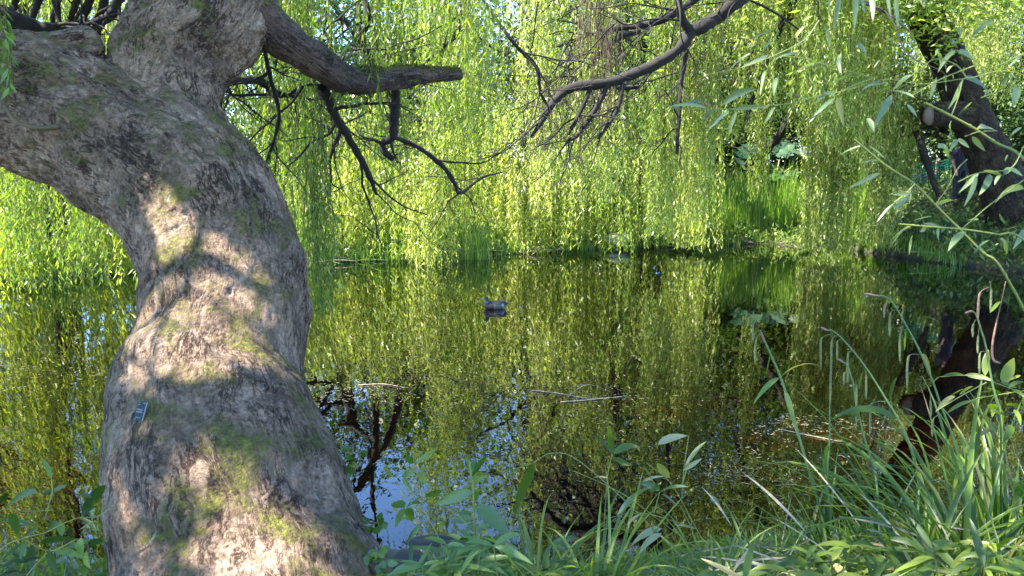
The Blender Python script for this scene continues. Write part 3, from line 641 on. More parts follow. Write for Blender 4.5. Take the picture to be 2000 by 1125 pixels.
# ------------------------------------------------------------------ leafy trees and shrubs behind
def crown_leaves(mb, c, rad, n, ll, lw, holes=.0, seed=0):
    k = int(max(6, rad[0] * rad[1] * 2.2)); cc = rand_unit(k) * R.uniform(.35, 1, (k, 1)) ** .5
    w = R.choice(k, n); p = cc[w] + R.normal(size=(n, 3)) * .17
    p = np.asarray(c) + p * np.asarray(rad); p = p[p[:, 2] > .2]
    p = p[vnoise(p * .9, seed) > holes - 1]; n = len(p)
    ax = nrm(R.normal(size=(n, 3)) * A(1, 1, .6) + A(0, 0, -.35)); kites(mb, p, ax, nrm(np.cross(ax, rand_unit(n) * .6 + A(0, 0, 1))), ll * R.uniform(.6, 1.2, n), lw * R.uniform(.7, 1.2, n), R.uniform(0, 1, n))
def leafy(name, label, cat, x, y, h, rad, n, mkey, ll=.2, lw=.13, group='trees and shrubs behind the pond', low=False, tr=.18):
    z = float(height(A(x), A(y))[0]); T = thing(name, label, cat, (x, y, z), group)
    mb = MB(); tube(mb, catmull([(x, y, z - .3), (x + .1, y, z + h * .35), (x - .1, y + .1, z + h * .75)], 16), np.linspace(tr, tr * .4, 16), 10, rough=.1)
    for _ in range(6): twig_net(mb, A(x, y, z + h * R.uniform(.25, .6)), tr * .4, A(R.normal(), R.normal(), .7), h * .4, 1, R)
    mb.build('trunk', M['branch'], T)
    lf = MB(); crown_leaves(lf, (x, y, z + h * (.45 if low else .6)), (rad, rad, h * (.5 if low else .45)), n, ll, lw, .3, int(abs(x) * 7)); lf.build('crown', M[mkey], T, False)
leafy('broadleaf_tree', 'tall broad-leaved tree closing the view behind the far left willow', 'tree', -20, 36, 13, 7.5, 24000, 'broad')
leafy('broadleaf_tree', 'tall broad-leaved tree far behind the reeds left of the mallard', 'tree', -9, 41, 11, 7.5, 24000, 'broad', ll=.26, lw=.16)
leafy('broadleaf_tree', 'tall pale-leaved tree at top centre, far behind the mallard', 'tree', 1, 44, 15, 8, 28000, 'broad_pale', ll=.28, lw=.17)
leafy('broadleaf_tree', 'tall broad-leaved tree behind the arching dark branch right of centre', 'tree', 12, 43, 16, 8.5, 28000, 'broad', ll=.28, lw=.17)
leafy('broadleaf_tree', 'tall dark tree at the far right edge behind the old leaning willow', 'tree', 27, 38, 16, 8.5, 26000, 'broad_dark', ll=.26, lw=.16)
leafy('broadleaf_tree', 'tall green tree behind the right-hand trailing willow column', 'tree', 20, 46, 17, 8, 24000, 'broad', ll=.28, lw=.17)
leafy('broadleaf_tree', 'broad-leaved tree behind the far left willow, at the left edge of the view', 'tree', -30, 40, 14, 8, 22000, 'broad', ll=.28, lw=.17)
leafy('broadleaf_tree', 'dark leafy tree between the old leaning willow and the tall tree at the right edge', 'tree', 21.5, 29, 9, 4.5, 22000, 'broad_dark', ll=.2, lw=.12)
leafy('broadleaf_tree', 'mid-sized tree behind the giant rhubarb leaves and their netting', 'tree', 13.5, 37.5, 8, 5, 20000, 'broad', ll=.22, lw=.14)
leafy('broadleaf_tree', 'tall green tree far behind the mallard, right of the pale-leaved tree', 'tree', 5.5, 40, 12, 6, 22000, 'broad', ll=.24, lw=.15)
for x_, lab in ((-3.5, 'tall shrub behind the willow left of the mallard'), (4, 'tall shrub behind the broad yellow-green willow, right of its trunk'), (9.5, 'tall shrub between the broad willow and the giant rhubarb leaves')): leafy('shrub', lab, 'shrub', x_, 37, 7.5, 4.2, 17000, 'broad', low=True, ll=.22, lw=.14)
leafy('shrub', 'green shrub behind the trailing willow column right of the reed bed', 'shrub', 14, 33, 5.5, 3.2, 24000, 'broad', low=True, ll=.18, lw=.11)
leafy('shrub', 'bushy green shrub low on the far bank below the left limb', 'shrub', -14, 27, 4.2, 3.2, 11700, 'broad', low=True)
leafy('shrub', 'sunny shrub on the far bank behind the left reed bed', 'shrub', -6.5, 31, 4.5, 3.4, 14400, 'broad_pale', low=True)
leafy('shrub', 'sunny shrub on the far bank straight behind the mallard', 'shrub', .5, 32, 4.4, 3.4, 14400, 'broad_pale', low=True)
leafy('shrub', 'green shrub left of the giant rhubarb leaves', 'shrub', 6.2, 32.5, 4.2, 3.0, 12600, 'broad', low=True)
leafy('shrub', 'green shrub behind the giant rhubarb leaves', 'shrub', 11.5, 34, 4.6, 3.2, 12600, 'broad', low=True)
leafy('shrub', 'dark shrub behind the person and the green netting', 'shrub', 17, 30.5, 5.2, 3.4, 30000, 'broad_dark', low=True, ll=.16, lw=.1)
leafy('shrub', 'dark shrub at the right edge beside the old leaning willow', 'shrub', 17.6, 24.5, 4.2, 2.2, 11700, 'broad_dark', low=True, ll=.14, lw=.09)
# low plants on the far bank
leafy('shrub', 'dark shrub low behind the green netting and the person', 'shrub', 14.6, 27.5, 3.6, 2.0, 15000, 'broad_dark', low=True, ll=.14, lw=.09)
lf = MB(); n = 42000; x = R.uniform(-20, 20, n); y = np.interp(x, FX, FY) + np.abs(R.normal(0, 3.2, n)) + .1
z = height(x, y); p = np.stack([x, y, z + np.abs(R.normal(0, .16, n)) * (1 + .8 * vnoise(np.stack([x, y, z], -1) * .6, 5))], -1)
ax = nrm(R.normal(size=(n, 3)) * A(.7, .7, .3) + A(0, 0, .7)); kites(lf, p, ax, nrm(np.cross(ax, rand_unit(n))), R.uniform(.12, .3, n), R.uniform(.03, .09, n), R.uniform(0, 1, n))
tag(lf.build('ground_cover', M['broad_pale'], None, False), 'low leafy plants and grass covering the far bank', 'ground cover', kind='stuff')

# ------------------------------------------------------------------ reeds
def shore(px):
    D = np.linspace(9, 32, 300); q = P(px, 480, D); k = np.argmax(q[:, 1] > np.interp(q[:, 0], FX, FY)); q = q[k].copy(); q[1] -= .12; q[2] = 0; return q
def reeds(name, label, spots, h, n, mkey='reed'):
    mb = MB()
    for (px, py, w, dep, m) in spots:
        for _ in range(m):
            b = Wt(px + R.normal() * w, py, 0) if py else shore(px + R.normal() * w); b[1] += R.uniform(0, dep); b[2] = max(0, float(height(b[:1], b[1:2])[0])) - .05
            H = h * R.uniform(.35, 1.15); a = R.uniform(0, 6.28); lean = R.uniform(.02, .22) * H
            t = np.linspace(0, 1, 7)[:, None]; p = b + A(0, 0, 1) * H * t * (1 - .08 * t) + A(math.cos(a), math.sin(a), 0) * lean * t ** 2
            if R.uniform() < .06: p[:, 2] = b[2] + H * .75 * np.sin(t[:, 0] * 2.2) ; p[:, 0] += t[:, 0] ** 2 * R.normal() * .6
            blade(mb, p, R.uniform(.018, .034), A(R.normal() * .6, -1, .2), R.uniform(), .08, lambda t: 1 - t ** 2.2)
    return tag(mb.build(name, M[mkey], None, True), label, 'reeds', kind='stuff')
reeds('reeds', 'short grass fringe all along the far water edge', [(px, None, 11, .6, int(R.uniform(0, 1) ** 1.5 * (110 if px > 560 else 40))) for px in range(-60, 1900, 22)], .42, 0)
reeds('reeds', 'bright green reed bed at the far edge, right of centre', [(1470, 474, 46, 2.0, 1300), (1410, 474, 18, 2, 260), (1545, 475, 16, 1.5, 260), (1680, 486, 14, .8, 160)], 2.2, 0)
reeds('reeds', 'green reed fringe standing in the water behind the mallard', [(860, 508, 55, .9, 380), (930, 508, 14, .6, 110), (760, 510, 30, .8, 120)], 1.15, 0)
reeds('reeds', 'reed tuft at the water edge under the left limb', [(75, 545, 26, .8, 110), (30, 545, 20, .8, 60)], 1.1, 0)

# ------------------------------------------------------------------ giant rhubarb, netting, person
def giant_rhubarb():
    b = P(1500, 350, 29); z = float(height(b[:1], b[1:2])[0]); T = thing('giant_rhubarb', 'clump of huge round blue-green leaves behind the right-hand reed bed', 'plant', (b[0], b[1], z))
    st = MB()
    for k in range(17):
        px, py = R.uniform(1430, 1585), R.uniform(292, 352); c = P(px, py, R.uniform(27.8, 30.5)); r = R.uniform(.38, .62)
        base = A(b[0] + R.normal() * .3, b[1] + R.normal() * .3, z)
        tube(st, catmull([base, (base + c) / 2 + A(0, 0, .25), c - A(0, 0, .03)], 8), np.linspace(.035, .02, 8), 6)
        mb = MB(); na, nr = 28, 6; a = np.linspace(0, 2 * np.pi, na, endpoint=False); up = nrm(A(R.normal() * .35, -.45 + R.normal() * .25, 1))
        e1 = nrm(np.cross(up, A(0, 1, .1))); e2 = np.cross(up, e1); rad = r * (1 + .13 * np.abs(np.sin(a * 4.5)) + .05 * R.normal(size=na))
        rho = np.linspace(.03, 1, nr)[:, None]
        zc = .22 * r * rho ** 2 + .035 * np.cos(a * 9)[None] * rho
        v = c + (e1 * np.cos(a)[:, None])[None] * (rho * rad)[..., None] + (e2 * np.sin(a)[:, None])[None] * (rho * rad)[..., None] + up * zc[..., None]
        i_ = np.arange(nr - 1)[:, None] * na; j = np.arange(na)[None]; j2 = (j + 1) % na
        mb.add(v.reshape(-1, 3), np.stack([i_ + j, i_ + j2, i_ + na + j2, i_ + na + j], -1).reshape(-1, 4), R.uniform()); mb.build('leaf', M['gunnera'], T)
    st.build('stems', M['cane'], T)
giant_rhubarb()
def netting(label, a, b, h, D):
    pa, pb = P(a[0], a[1], D), P(b[0], b[1], D + .4); pa[2] = float(height(pa[:1], pa[1:2])[0]); pb[2] = float(height(pb[:1], pb[1:2])[0])
    T = thing('mesh_fence', label, 'fence', pa, 'green netting fences on the far bank'); mb = MB(); W_ = np.linalg.norm(pb - pa); nx, nz = int(W_ / .075), int(h / .075)
    def at(u, w): return pa + (pb - pa) * u + A(0, .06 * math.sin(u * 9) + .03 * math.sin(w * 7 + u * 5), w * h + .05 * math.sin(u * 7) * w)
    for i in range(nx + 1): tube(mb, [at(i / nx, w) for w in np.linspace(0, 1, 9)], .011, 4, cap=False)
    for i in range(nz + 1): tube(mb, [at(u, i / nz) for u in np.linspace(0, 1, 24)], .011, 4, cap=False)
    mb.build('netting', M['net'], T)
    for u in (0, .5, 1):
        mb = MB(); q = at(u, 0); tube(mb, [q - A(0, 0, .3) + A(0, .06, 0), q + A(0, .06, h + .12)], .03, 8); mb.build('post', M['post'], T)
netting('green plastic netting fence in front of the giant rhubarb leaves', (1385, 360), (1580, 360), 1.0, 27.4)
netting('green plastic netting fence left of the standing person by the old willow', (1782, 380), (1868, 380), 1.15, 23.6)

def person():
    g = P(1868, 400, 22.2); g[2] = float(height(g[:1], g[1:2])[0])
    sh = float(P(1880, 300, 25)[2]); 
    T = thing('person', 'person in dark navy T-shirt standing half hidden behind the leaning right willow', 'person', g)
    S = 1.0; rot = math.radians(200)
    skin = simple('skin', (.42, .25, .18), .6); shirt = simple('navy_shirt', (.022, .022, .045), .85, (.035, .03, .06), 9); jeans = simple('blue_trousers', (.018, .022, .034), .85); hair = simple('dark_hair', (.03, .022, .016), .7)
    c, s = math.cos(rot), math.sin(rot)
    def w(p): return (g[0] + (p[0] * c - p[1] * s) * S, g[1] + (p[0] * s + p[1] * c) * S, g[2] + p[2] * S)
    J = {'pelvis': ((0, 0, .95), .135), 'waist': ((0, .0, 1.10), .125), 'chest': ((0, .0, 1.32), .145), 'neck': ((0, .02, 1.49), .055), 'head0': ((0, .03, 1.58), .075), 'head': ((0, .035, 1.66), .092), 'crown': ((0, .03, 1.74), .065)}
    E = [('pelvis', 'waist'), ('waist', 'chest'), ('chest', 'neck'), ('neck', 'head0'), ('head0', 'head'), ('head', 'crown')]
    J['nose'] = ((0, .125, 1.635), .016); E.append(('head', 'nose'))
    for k, sg in (('l', -1), ('r', 1)):
        J['sh' + k] = ((sg * .18, 0, 1.42), .065); J['el' + k] = ((sg * .245, -.02, 1.13), .043); J['wr' + k] = ((sg * .235, .08, .90), .030); J['ha' + k] = ((sg * .23, .10, .83), .032)
        J['hp' + k] = ((sg * .10, 0, .90), .095); J['kn' + k] = ((sg * .11, .03, .50), .062); J['an' + k] = ((sg * .12, 0, .10), .042); J['to' + k] = ((sg * .13, .16, .045), .035)
        J['ear' + k] = ((sg * .088, .03, 1.645), .018); E.append(('head', 'ear' + k))
        E += [('chest', 'sh' + k), ('sh' + k, 'el' + k), ('el' + k, 'wr' + k), ('wr' + k, 'ha' + k), ('pelvis', 'hp' + k), ('hp' + k, 'kn' + k), ('kn' + k, 'an' + k), ('an' + k, 'to' + k)]
        for f in range(4):
            n0, n1 = f'f{k}{f}0', f'f{k}{f}1'; J[n0] = ((sg * .225, .075 + f * .02, .79), .0095); J[n1] = ((sg * .215, .085 + f * .02, .735 + .008 * abs(f - 1.5)), .008); E += [('ha' + k, n0), (n0, n1)]
        J['t' + k] = ((sg * .20, .14, .80), .010); E.append(('ha' + k, 't' + k))
    names = list(J); me = bpy.data.meshes.new('body'); me.from_pydata([w(J[n][0]) for n in names], [(names.index(a), names.index(b)) for a, b in E], []); me.update()
    o = bpy.data.objects.new('tmp', me); COL.objects.link(o); m = o.modifiers.new('s', 'SKIN'); m.use_smooth_shade = True
    for i_, n in enumerate(names):
        v = me.skin_vertices[0].data[i_]; v.radius = (J[n][1], J[n][1] * (1.0 if n not in ('pelvis', 'waist', 'chest') else .8)); v.use_root = n == 'pelvis'
    o.modifiers.new('b', 'SUBSURF').levels = 2; o.modifiers['b'].render_levels = 2
    dg = bpy.context.evaluated_depsgraph_get(); bm2 = bpy.data.meshes.new_from_object(o.evaluated_get(dg)); bpy.data.objects.remove(o)
    bm2.materials.clear(); bm2.materials.append(skin); b = bpy.data.objects.new('body', bm2); COL.objects.link(b); adopt(b, T)
    def cloth(name, rings, mt, caps=True):
        mb = MB(); n = 20; a = np.linspace(0, 2 * np.pi, n, endpoint=False); v = []
        for (x, y, z, rx, ry) in rings: v += [w((x + rx * math.cos(t), y + ry * math.sin(t), z)) for t in a]
        k = len(rings); i_ = np.arange(k - 1)[:, None] * n; j = np.arange(n)[None]; j2 = (j + 1) % n
        mb.add(v, np.stack([i_ + j, i_ + j2, i_ + n + j2, i_ + n + j], -1).reshape(-1, 4)); return mb.build(name, mt, T)
    cloth('shirt', [(0, 0, .88, .185, .145), (0, 0, 1.0, .18, .14), (0, 0, 1.15, .185, .14), (0, 0, 1.3, .215, .155), (0, 0, 1.42, .235, .14), (0, .01, 1.48, .15, .10), (0, .02, 1.505, .075, .07)], shirt)
    for sg in (-1, 1):
        cloth('sleeve', [(sg * .16, 0, 1.46, .06, .07), (sg * .20, 0, 1.42, .082, .085), (sg * .222, -.01, 1.30, .072, .075), (sg * .238, -.015, 1.20, .07, .072)], shirt)
        cloth('trouser_leg', [(sg * .09, 0, .98, .11, .13), (sg * .10, .0, .85, .11, .125), (sg * .11, .03, .5, .085, .09), (sg * .12, .0, .09, .07, .085)], jeans)
        cloth('shoe', [(sg * .125, .05, .09, .05, .09), (sg * .13, .06, .05, .055, .14), (sg * .13, .06, .005, .05, .135), (sg * .13, .06, .0, .01, .02)], hair)
    cloth('hair', [(0, .01, 1.60, .093, .085), (0, .005, 1.68, .105, .105), (0, .01, 1.75, .085, .09), (0, .02, 1.785, .03, .035)], hair)
    for sg in (-1, 1): mb = MB(); tube(mb, [w((sg * .033, .112, 1.665)), w((sg * .033, .121, 1.665))], .010, 6); mb.build('eye', hair, T)
    mb = MB(); tube(mb, [w((-.022, .118, 1.59)), w((.022, .118, 1.59))], .006, 6); mb.build('mouth', hair, T)
person()

# ------------------------------------------------------------------ the mallard
def mallard():
    c = Wt(968, 603); T = thing('mallard', 'drake mallard swimming left across the pond, green head and grey flanks', 'duck', c)
    cols = [('mallard_grey', (.11, .095, .08)), ('mallard_breast', (.03, .013, .007)), ('mallard_collar', (.13, .125, .12)), ('mallard_green', (.003, .022, .010)), ('mallard_black', (.012, .012, .012)), ('mallard_white', (.25, .24, .22))]
    ms_ = [simple(n_, c_, .55 if 'green' not in n_ else .6, tuple(x * .75 for x in c_), 60) for n_, c_ in cols]
    # stations: x (bill towards -x), z, half width, half height, material
    st = [(.235, .105, .008, .006, 4), (.20, .095, .04, .03, 4), (.165, .075, .075, .062, 4), (.12, .062, .098, .082, 5), (.09, .06, .105, .088, 0), (.03, .055, .118, .095, 0), (-.05, .052, .118, .096, 0), (-.11, .055, .108, .094, 1), (-.15, .065, .09, .088, 1),
          (-.172, .09, .068, .075, 1), (-.172, .125, .048, .055, 1), (-.168, .148, .040, .044, 2), (-.168, .16, .038, .040, 3), (-.170, .185, .038, .040, 3), (-.176, .21, .040, .043, 3), (-.188, .225, .038, .036, 3), (-.205, .226, .030, .028, 3), (-.222, .218, .019, .018, 3)]
    a = np.array(st); n = 16; t = np.linspace(0, 2 * np.pi, n, endpoint=False); p = np.stack([a[:, 0], a[:, 0] * 0, a[:, 1]], -1); tg = nrm(np.gradient(p, axis=0))
    up = np.stack([tg[:, 2], 0 * tg[:, 0], -tg[:, 0]], -1); v = p[:, None] + up[:, None] * (a[:, 3, None] * np.sin(t))[..., None] + A(0, 1, 0) * (a[:, 2, None] * np.cos(t))[..., None]
    ang = math.radians(8); Rm = np.array([[math.cos(ang), -math.sin(ang), 0], [math.sin(ang), math.cos(ang), 0], [0, 0, 1]])
    def wd(q): return np.asarray(q) @ Rm.T * .90 + c
    mb = MB()
    for i in range(len(st) - 1):
        pass
    vv = wd(v.reshape(-1, 3)); i = np.arange(len(st) - 1)[:, None] * n; j = np.arange(n)[None]; j2 = (j + 1) % n
    fs = np.stack([i + j, i + j2, i + n + j2, i + n + j], -1).reshape(-1, 4); mb.add(vv, fs); mb.m = [np.repeat(a[1:, 4].astype(int), n)]
    mb.build('body', ms_, T)
    wing = simple('mallard_wing', (.026, .018, .012), .7, (.042, .031, .022), 40)
    for s in (-1, 1):
        mb = MB(); xs = np.linspace(-.12, .20, 12); rows = []
        for x in xs:
            u = (x + .12) / .32; w_ = .112 * math.sin(min(1, u * 1.5 + .25) * 1.57) * (1 - .75 * max(0, u - .55) / .45)
            z0 = .055 + .03 * u
            rows.append([(x, s * (w_ * math.sin(q_) + .006), z0 + (.105 - .02 * u) * math.cos(q_)) for q_ in np.linspace(.1, 1.35 - .25 * u, 6)])
        i = np.arange(11)[:, None] * 6; j = np.arange(5)[None]; mb.add(wd(np.array(rows).reshape(-1, 3)), np.stack([i + j, i + j + 1, i + 7 + j, i + 6 + j], -1).reshape(-1, 4)); mb.build('wing', wing, T)
    mb = MB()
    for k in range(5): blade(mb, wd(np.array([(.17, (k - 2) * .022, .10), (.22, (k - 2) * .03, .115), (.275, (k - 2) * .034, .125 + .01 * abs(k - 2))])), .035, A(0, 0, 1), .5, .05, lambda t: np.sqrt(np.clip(1 - t * .95, .02, 1)))
    mb.build('tail', ms_[4], T)
    mb = MB(); tube(mb, wd(catmull([(-.215, 0, .216), (-.245, 0, .203), (-.275, 0, .194)], 6)), [.014, .013, .013, .013, .013, .009], 8); mb.build('bill', simple('mallard_bill', (.42, .38, .10), .45), T)
    for s in (-1, 1): mb = MB(); tube(mb, wd([(-.2, s * .024, .234), (-.2, s * .032, .234)]), .005, 6); mb.build('eye', ms_[4], T)
mallard()

# ------------------------------------------------------------------ name plate on the trunk
def surface_hit(px, py):
    o = Vector((0, 0, CAMH)); d = Vector(P(px, py, 1.0)) - o; d.normalize()
    hit, loc, nr, _ = tr_eval_ray(o, d); return (np.array(loc), np.array(nr)) if hit else (P(px, py, 3.9), A(0, -1, .3))
from mathutils.bvhtree import BVHTree
_bv = BVHTree.FromPolygons([tuple(x) for x in (lambda a: a.reshape(-1, 3))(np.array([v.co[:] for v in me.vertices]).ravel())], [tuple(p.vertices) for p in me.polygons])
def tr_eval_ray(o, d):
    l, n_, i_, dist = _bv.ray_cast(o, d); return (l is not None, l, n_, i_)
pl, pn = surface_hit(277, 805)
T = thing('name_plate', 'small black tree label with pale lettering and a white edge, fixed to the leaning trunk', 'label', pl)
nn_ = nrm(nrm(pn) * .5 + nrm(A(0, 0, CAMH) - pl) * .9 + A(.25, 0, 0)); e2 = nrm(nrm(P(281, 785, 3.9) - P(273, 825, 3.9)) - nn_ * np.dot(nrm(P(281, 785, 3.9) - P(273, 825, 3.9)), nn_)); e1 = np.cross(e2, nn_)
def plate(name, x0, x1, y0, y1, z0, z1, mt):
    mb = MB(); v = [pl + nn_ * .03 + e1 * x + e2 * y + nn_ * z for z in (z0, z1) for x, y in ((x0, y0), (x1, y0), (x1, y1), (x0, y1))]
    mb.add(v, [[3, 2, 1, 0], [4, 5, 6, 7], [0, 1, 5, 4], [1, 2, 6, 5], [2, 3, 7, 6], [3, 0, 4, 7]]); return mb.build(name, mt, T, False)
blk, wht = simple('plate_black', (.012, .018, .015), .35), simple('plate_white', (.20, .21, .21), .7)
s_ = .0021
plate('plate', -8.5 * s_, 8 * s_, -20 * s_, 20 * s_, -.012, .003, blk); plate('edge', 8 * s_, 10 * s_, -20 * s_, 20 * s_, -.012, .006, wht)
ltr = MB()
def mark(x0, x1, y0, y1):
    xs = x0
    while xs < x1:                                         # too small in the photograph to read: short strokes in rows
        w_ = R.uniform(.7, 1.5); v = [pl + nn_ * .0345 + e1 * x * s_ + e2 * y * s_ for x, y in ((xs, y0), (min(xs + w_, x1), y0), (min(xs + w_, x1), y1), (xs, y1))]; ltr.add(v, [[0, 1, 2, 3]]); xs += w_ + .3
mark(-7, 4.5, 1.2, 4.2); mark(-7, 4.5, -3.6, -.6); mark(-6, 3.5, -14.5, -12.4); mark(-7.5, -4, 16, 18.2); mark(2, 7, 15.5, 18); mark(-7, -3.5, 11.5, 14); mark(-8, -4, -18.6, -16.2)
ltr.build('lettering', wht, T, False)
def sprout(label, px, py, n, size):
    l, n_ = surface_hit(px, py); T = thing('ivy_sprout', label, 'plant', l, 'sprouts on the leaning trunk'); lf, st = MB(), MB()
    for k in range(n):
        q = l + A(R.normal() * size, R.normal() * size * .4, R.normal() * size) + nrm(n_) * R.uniform(.02, .06); tube(st, [l, (l + q) / 2 + nrm(n_) * .02, q], .002, 4)
        for _ in range(3):
            d = nrm(R.normal(size=3) + A(.5, -.5, .2)); s = np.linspace(0, 1, 6)[:, None]; blade(lf, q + d * s * R.uniform(.03, .055), .03, A(R.normal() * .4, -1, .5), R.uniform(), .1)
    lf.build('leaves', M['herb'], T); st.build('stem', M['cane'], T)
sprout('green leafy sprout on the right edge of the leaning trunk, level with the blue reflection', 672, 915, 6, .035)
sprout('small green sprout low on the leaning trunk, at the bottom edge beside dark mud', 712, 1035, 5, .03)
sprout('tiny green sprout on the leaning trunk below the bark bulge, nearest the mud', 725, 1095, 6, .03)

# ------------------------------------------------------------------ floating and sunken bits
lf = MB(); n = 1900; k = R.integers(0, 9, n)
cx_ = A(1120, 850, 1200, 1580, 1000, 700, 1460, 60, 1330)[k]; cy_ = A(770, 750, 830, 830, 690, 770, 925, 720, 900)[k]; wx = A(80, 110, 120, 90, 230, 70, 120, 90, 150)[k]; wy = A(12, 25, 30, 14, 60, 15, 30, 30, 40)[k]
pxs, pys = cx_ + R.normal(size=n) * wx, cy_ + R.normal(size=n) * wy; pts = np.array([Wt(a, b, .004) for a, b in zip(pxs, pys)])
ax = nrm(np.stack([R.normal(size=n), R.normal(size=n), np.zeros(n)], -1)); kites(lf, pts, ax, np.stack([-ax[:, 1], ax[:, 0], ax[:, 0] * 0], -1), R.uniform(.015, .075, n), R.uniform(.006, .016, n), R.uniform(0, 1, n))
tag(lf.build('floating_litter', M['litter'], None, False), 'dry leaf scraps and scum floating in drifts on the pond', 'litter', kind='stuff')
mb = MB()
for (a, b, w, h, n) in ((1080, 880, 70, 18, 260), (1620, 850, 110, 20, 320), (1900, 830, 90, 25, 70), (60, 960, 120, 50, 320), (1350, 1040, 90, 40, 300), (1130, 780, 60, 14, 90), (1280, 810, 90, 20, 160), (190, 1050, 60, 40, 160), (1560, 930, 110, 20, 140)):
    for _ in range(n):
        q = Wt(a + R.normal() * w, b + R.normal() * h, -R.uniform(.008, .05)); d = nrm(A(R.normal(), R.normal() * .35, 0)); L_ = R.uniform(.15, .6)
        z_ = A(0, 0, 1) * .0; s = np.linspace(0, 1, 5)[:, None]; blade(mb, q + d * s * L_ + A(-d[1], d[0], 0) * (s - .5) ** 2 * R.normal() * .3, R.uniform(.006, .014), A(0, 0, 1), R.uniform(), 0)
tag(mb.build('water_weed', M['weed'], None, False), 'rusty orange strands of weed just under the water surface', 'water weed', kind='stuff')
for k_ in range(14):
    q0 = shore(R.uniform(560, 1800)); q0[2] = .03; d = nrm(A(R.normal(), R.normal() * .3, 0)); l = R.uniform(.5, 1.4); mb = MB()
    tube(mb, catmull([q0, q0 + d * l * .5 + A(0, 0, R.uniform(0, .25)), q0 + d * l + A(0, 0, R.uniform(-.02, .12))], 10), np.linspace(.016, .008, 10), 6)
    tag(mb.build('dead_stalk', M['dead']), 'dead pale stalk lying among the reeds at the far water edge', 'stalk', 'dead stalks along the far water edge')
def stick(label, pts, r=.006):
    mb = MB(); q = np.array([Wt(x, y, .008) if z == 0 else P(x, y, Wt(x0, y0)[1] / CP) for x, y, z, x0, y0 in pts]); q = catmull(q, 14); tube(mb, q, np.linspace(r, r * .5, 14) * .6, 6); tag(mb.build('floating_stick', M['dead']), label, 'stick', 'dry sticks on the pond')
def fs(*p): return [(x, y, 0, 0, 0) for x, y in p]
stick('pale dry reed stalk floating lowest in the tangle of stalks mid-pond', fs((1040, 762), (1090, 768), (1150, 778), (1215, 775)), .012)
stick('dry stalk with a bent end crossing the tangle of floating stalks', [(1110, 775, 0, 0, 0), (1120, 765, 1, 1120, 772), (1150, 751, 1, 1130, 772), (1190, 764, 0, 0, 0)], .008)
stick('short forked twig poking up from the tangle of floating stalks', [(1118, 772, 0, 0, 0), (1118, 755, 1, 1118, 772), (1145, 750, 1, 1130, 772)], .007)
stick('long amber stalk floating right of the tangle of stalks', fs((1095, 785), (1150, 781), (1225, 773)), .010)
stick('pale floating straw between the trunk and the tangle of stalks', fs((700, 752), (750, 750), (790, 757)), .010)
stick('pale straw lying at the foot of the right-hand reed bed', fs((1405, 474), (1450, 472), (1480, 474)), .02)
stick('floating pale stalk in front of the trailing willow column', fs((1520, 482), (1545, 478), (1560, 484)), .02)
stick('bare grey twig in the dark shaded water at right', fs((1520, 838), (1590, 852), (1660, 866)), .008)
def lump_(name, label, cat, c, r, mt, sx=(1, 1, .5)):
    mb = MB(); u, v_ = np.meshgrid(np.linspace(0, 2 * np.pi, 24, endpoint=False), np.linspace(.02, np.pi - .02, 14)); d = np.stack([np.cos(u) * np.sin(v_), np.sin(u) * np.sin(v_), np.cos(v_)], -1)
    d = d * (1 + .28 * fbm(d * 1.8 + c[0], 3, 2))[..., None]; i = np.arange(13)[:, None] * 24; j = np.arange(24)[None]; j2 = (j + 1) % 24
    mb.add((np.asarray(c) + d * r * A(*sx)).reshape(-1, 3), np.stack([i + j, i + j2, i + 24 + j2, i + 24 + j], -1).reshape(-1, 4)); tag(mb.build(name, mt), label, cat)
lump_('standin_boulder', 'pale boulder added at the far water edge right of the mallard', 'standin_boulder', Wt(1210, 466, .3), .42, M['standin_boulder'], (1, .7, .45))  # added boulder, stands in for a pale patch on the bank
lump_('mud_mound', 'dark wet mud lump at the bottom edge beside the leaning trunk', 'mud', Wt(772, 1112, .0), .20, M['mud'], (1.3, .8, .5))
lump_('mud_mound', 'dark muddy root hump breaking the water right of the trunk', 'mud', Wt(838, 1062, -.02), .12, M['mud'], (1.6, .7, .4))

# ------------------------------------------------------------------ bamboo in the foreground
c3 = lambda u, v: (1000 + u * .4444, v * .4444)
c4 = lambda u, v: (1400 + u * .4444, v * .4444)
c6 = lambda u, v: (750 + u * .2445, 850 + v * .2445)
c7 = lambda u, v: (650 + u * .3778, 700 + v * .3778)
z4 = lambda u, v: (1500 + u * .2667, 560 + v * .2667)
b7 = lambda u, v: (u * .2177, 880 + v * .2178)
def plant(name, label, cat, loc, canes, leaves, D, leafm, conv, ratio=.16, group=None, cane_r=1.25, canem='cane', jit=.12):
    T = thing(name, label, cat, loc, group); st, lf = MB(), MB(); ds = []
    for c in canes:
        r0 = cane_r; st = MB()
        if isinstance(c, tuple): r0, c = c
        q = []; dd = D * (1 + R.normal() * jit * .3)
        for k, pt in enumerate(c): q.append(np.array(pt[1:]) if pt[0] == 'w' else P(*conv(*pt), dd))
        q = even(q); rr = np.full(len(q), r0 * D / F); qs = catmull(q, len(q) * 6); r_ = np.interp(np.linspace(0, 1, len(qs)), [0, 1], [rr[0] * .55, rr[0]])
        tube(st, qs, r_, 7)
        if r0 > 3:
            for k in range(4, len(qs) - 4, 7): d_ = nrm(qs[k + 1] - qs[k]); tube(st, [qs[k] - d_ * .004, qs[k] + d_ * .004], r_[k] * 1.35, 7)
        ds.append(qs); st.build('cane', M[canem], T)
    for l in leaves:
        rt = l[4] if len(l) > 4 else ratio; rn = l[5] if len(l) > 5 else None
        leaf_px(lf, conv(l[0], l[1]), conv(l[2], l[3]), D * (1 + R.normal() * jit * .3), rt * (.82 if conv is c4 else 1), R, rn)
    lf.build('leaves', M[leafm], T)
    return T
G = 'bamboo reaching in from the right'
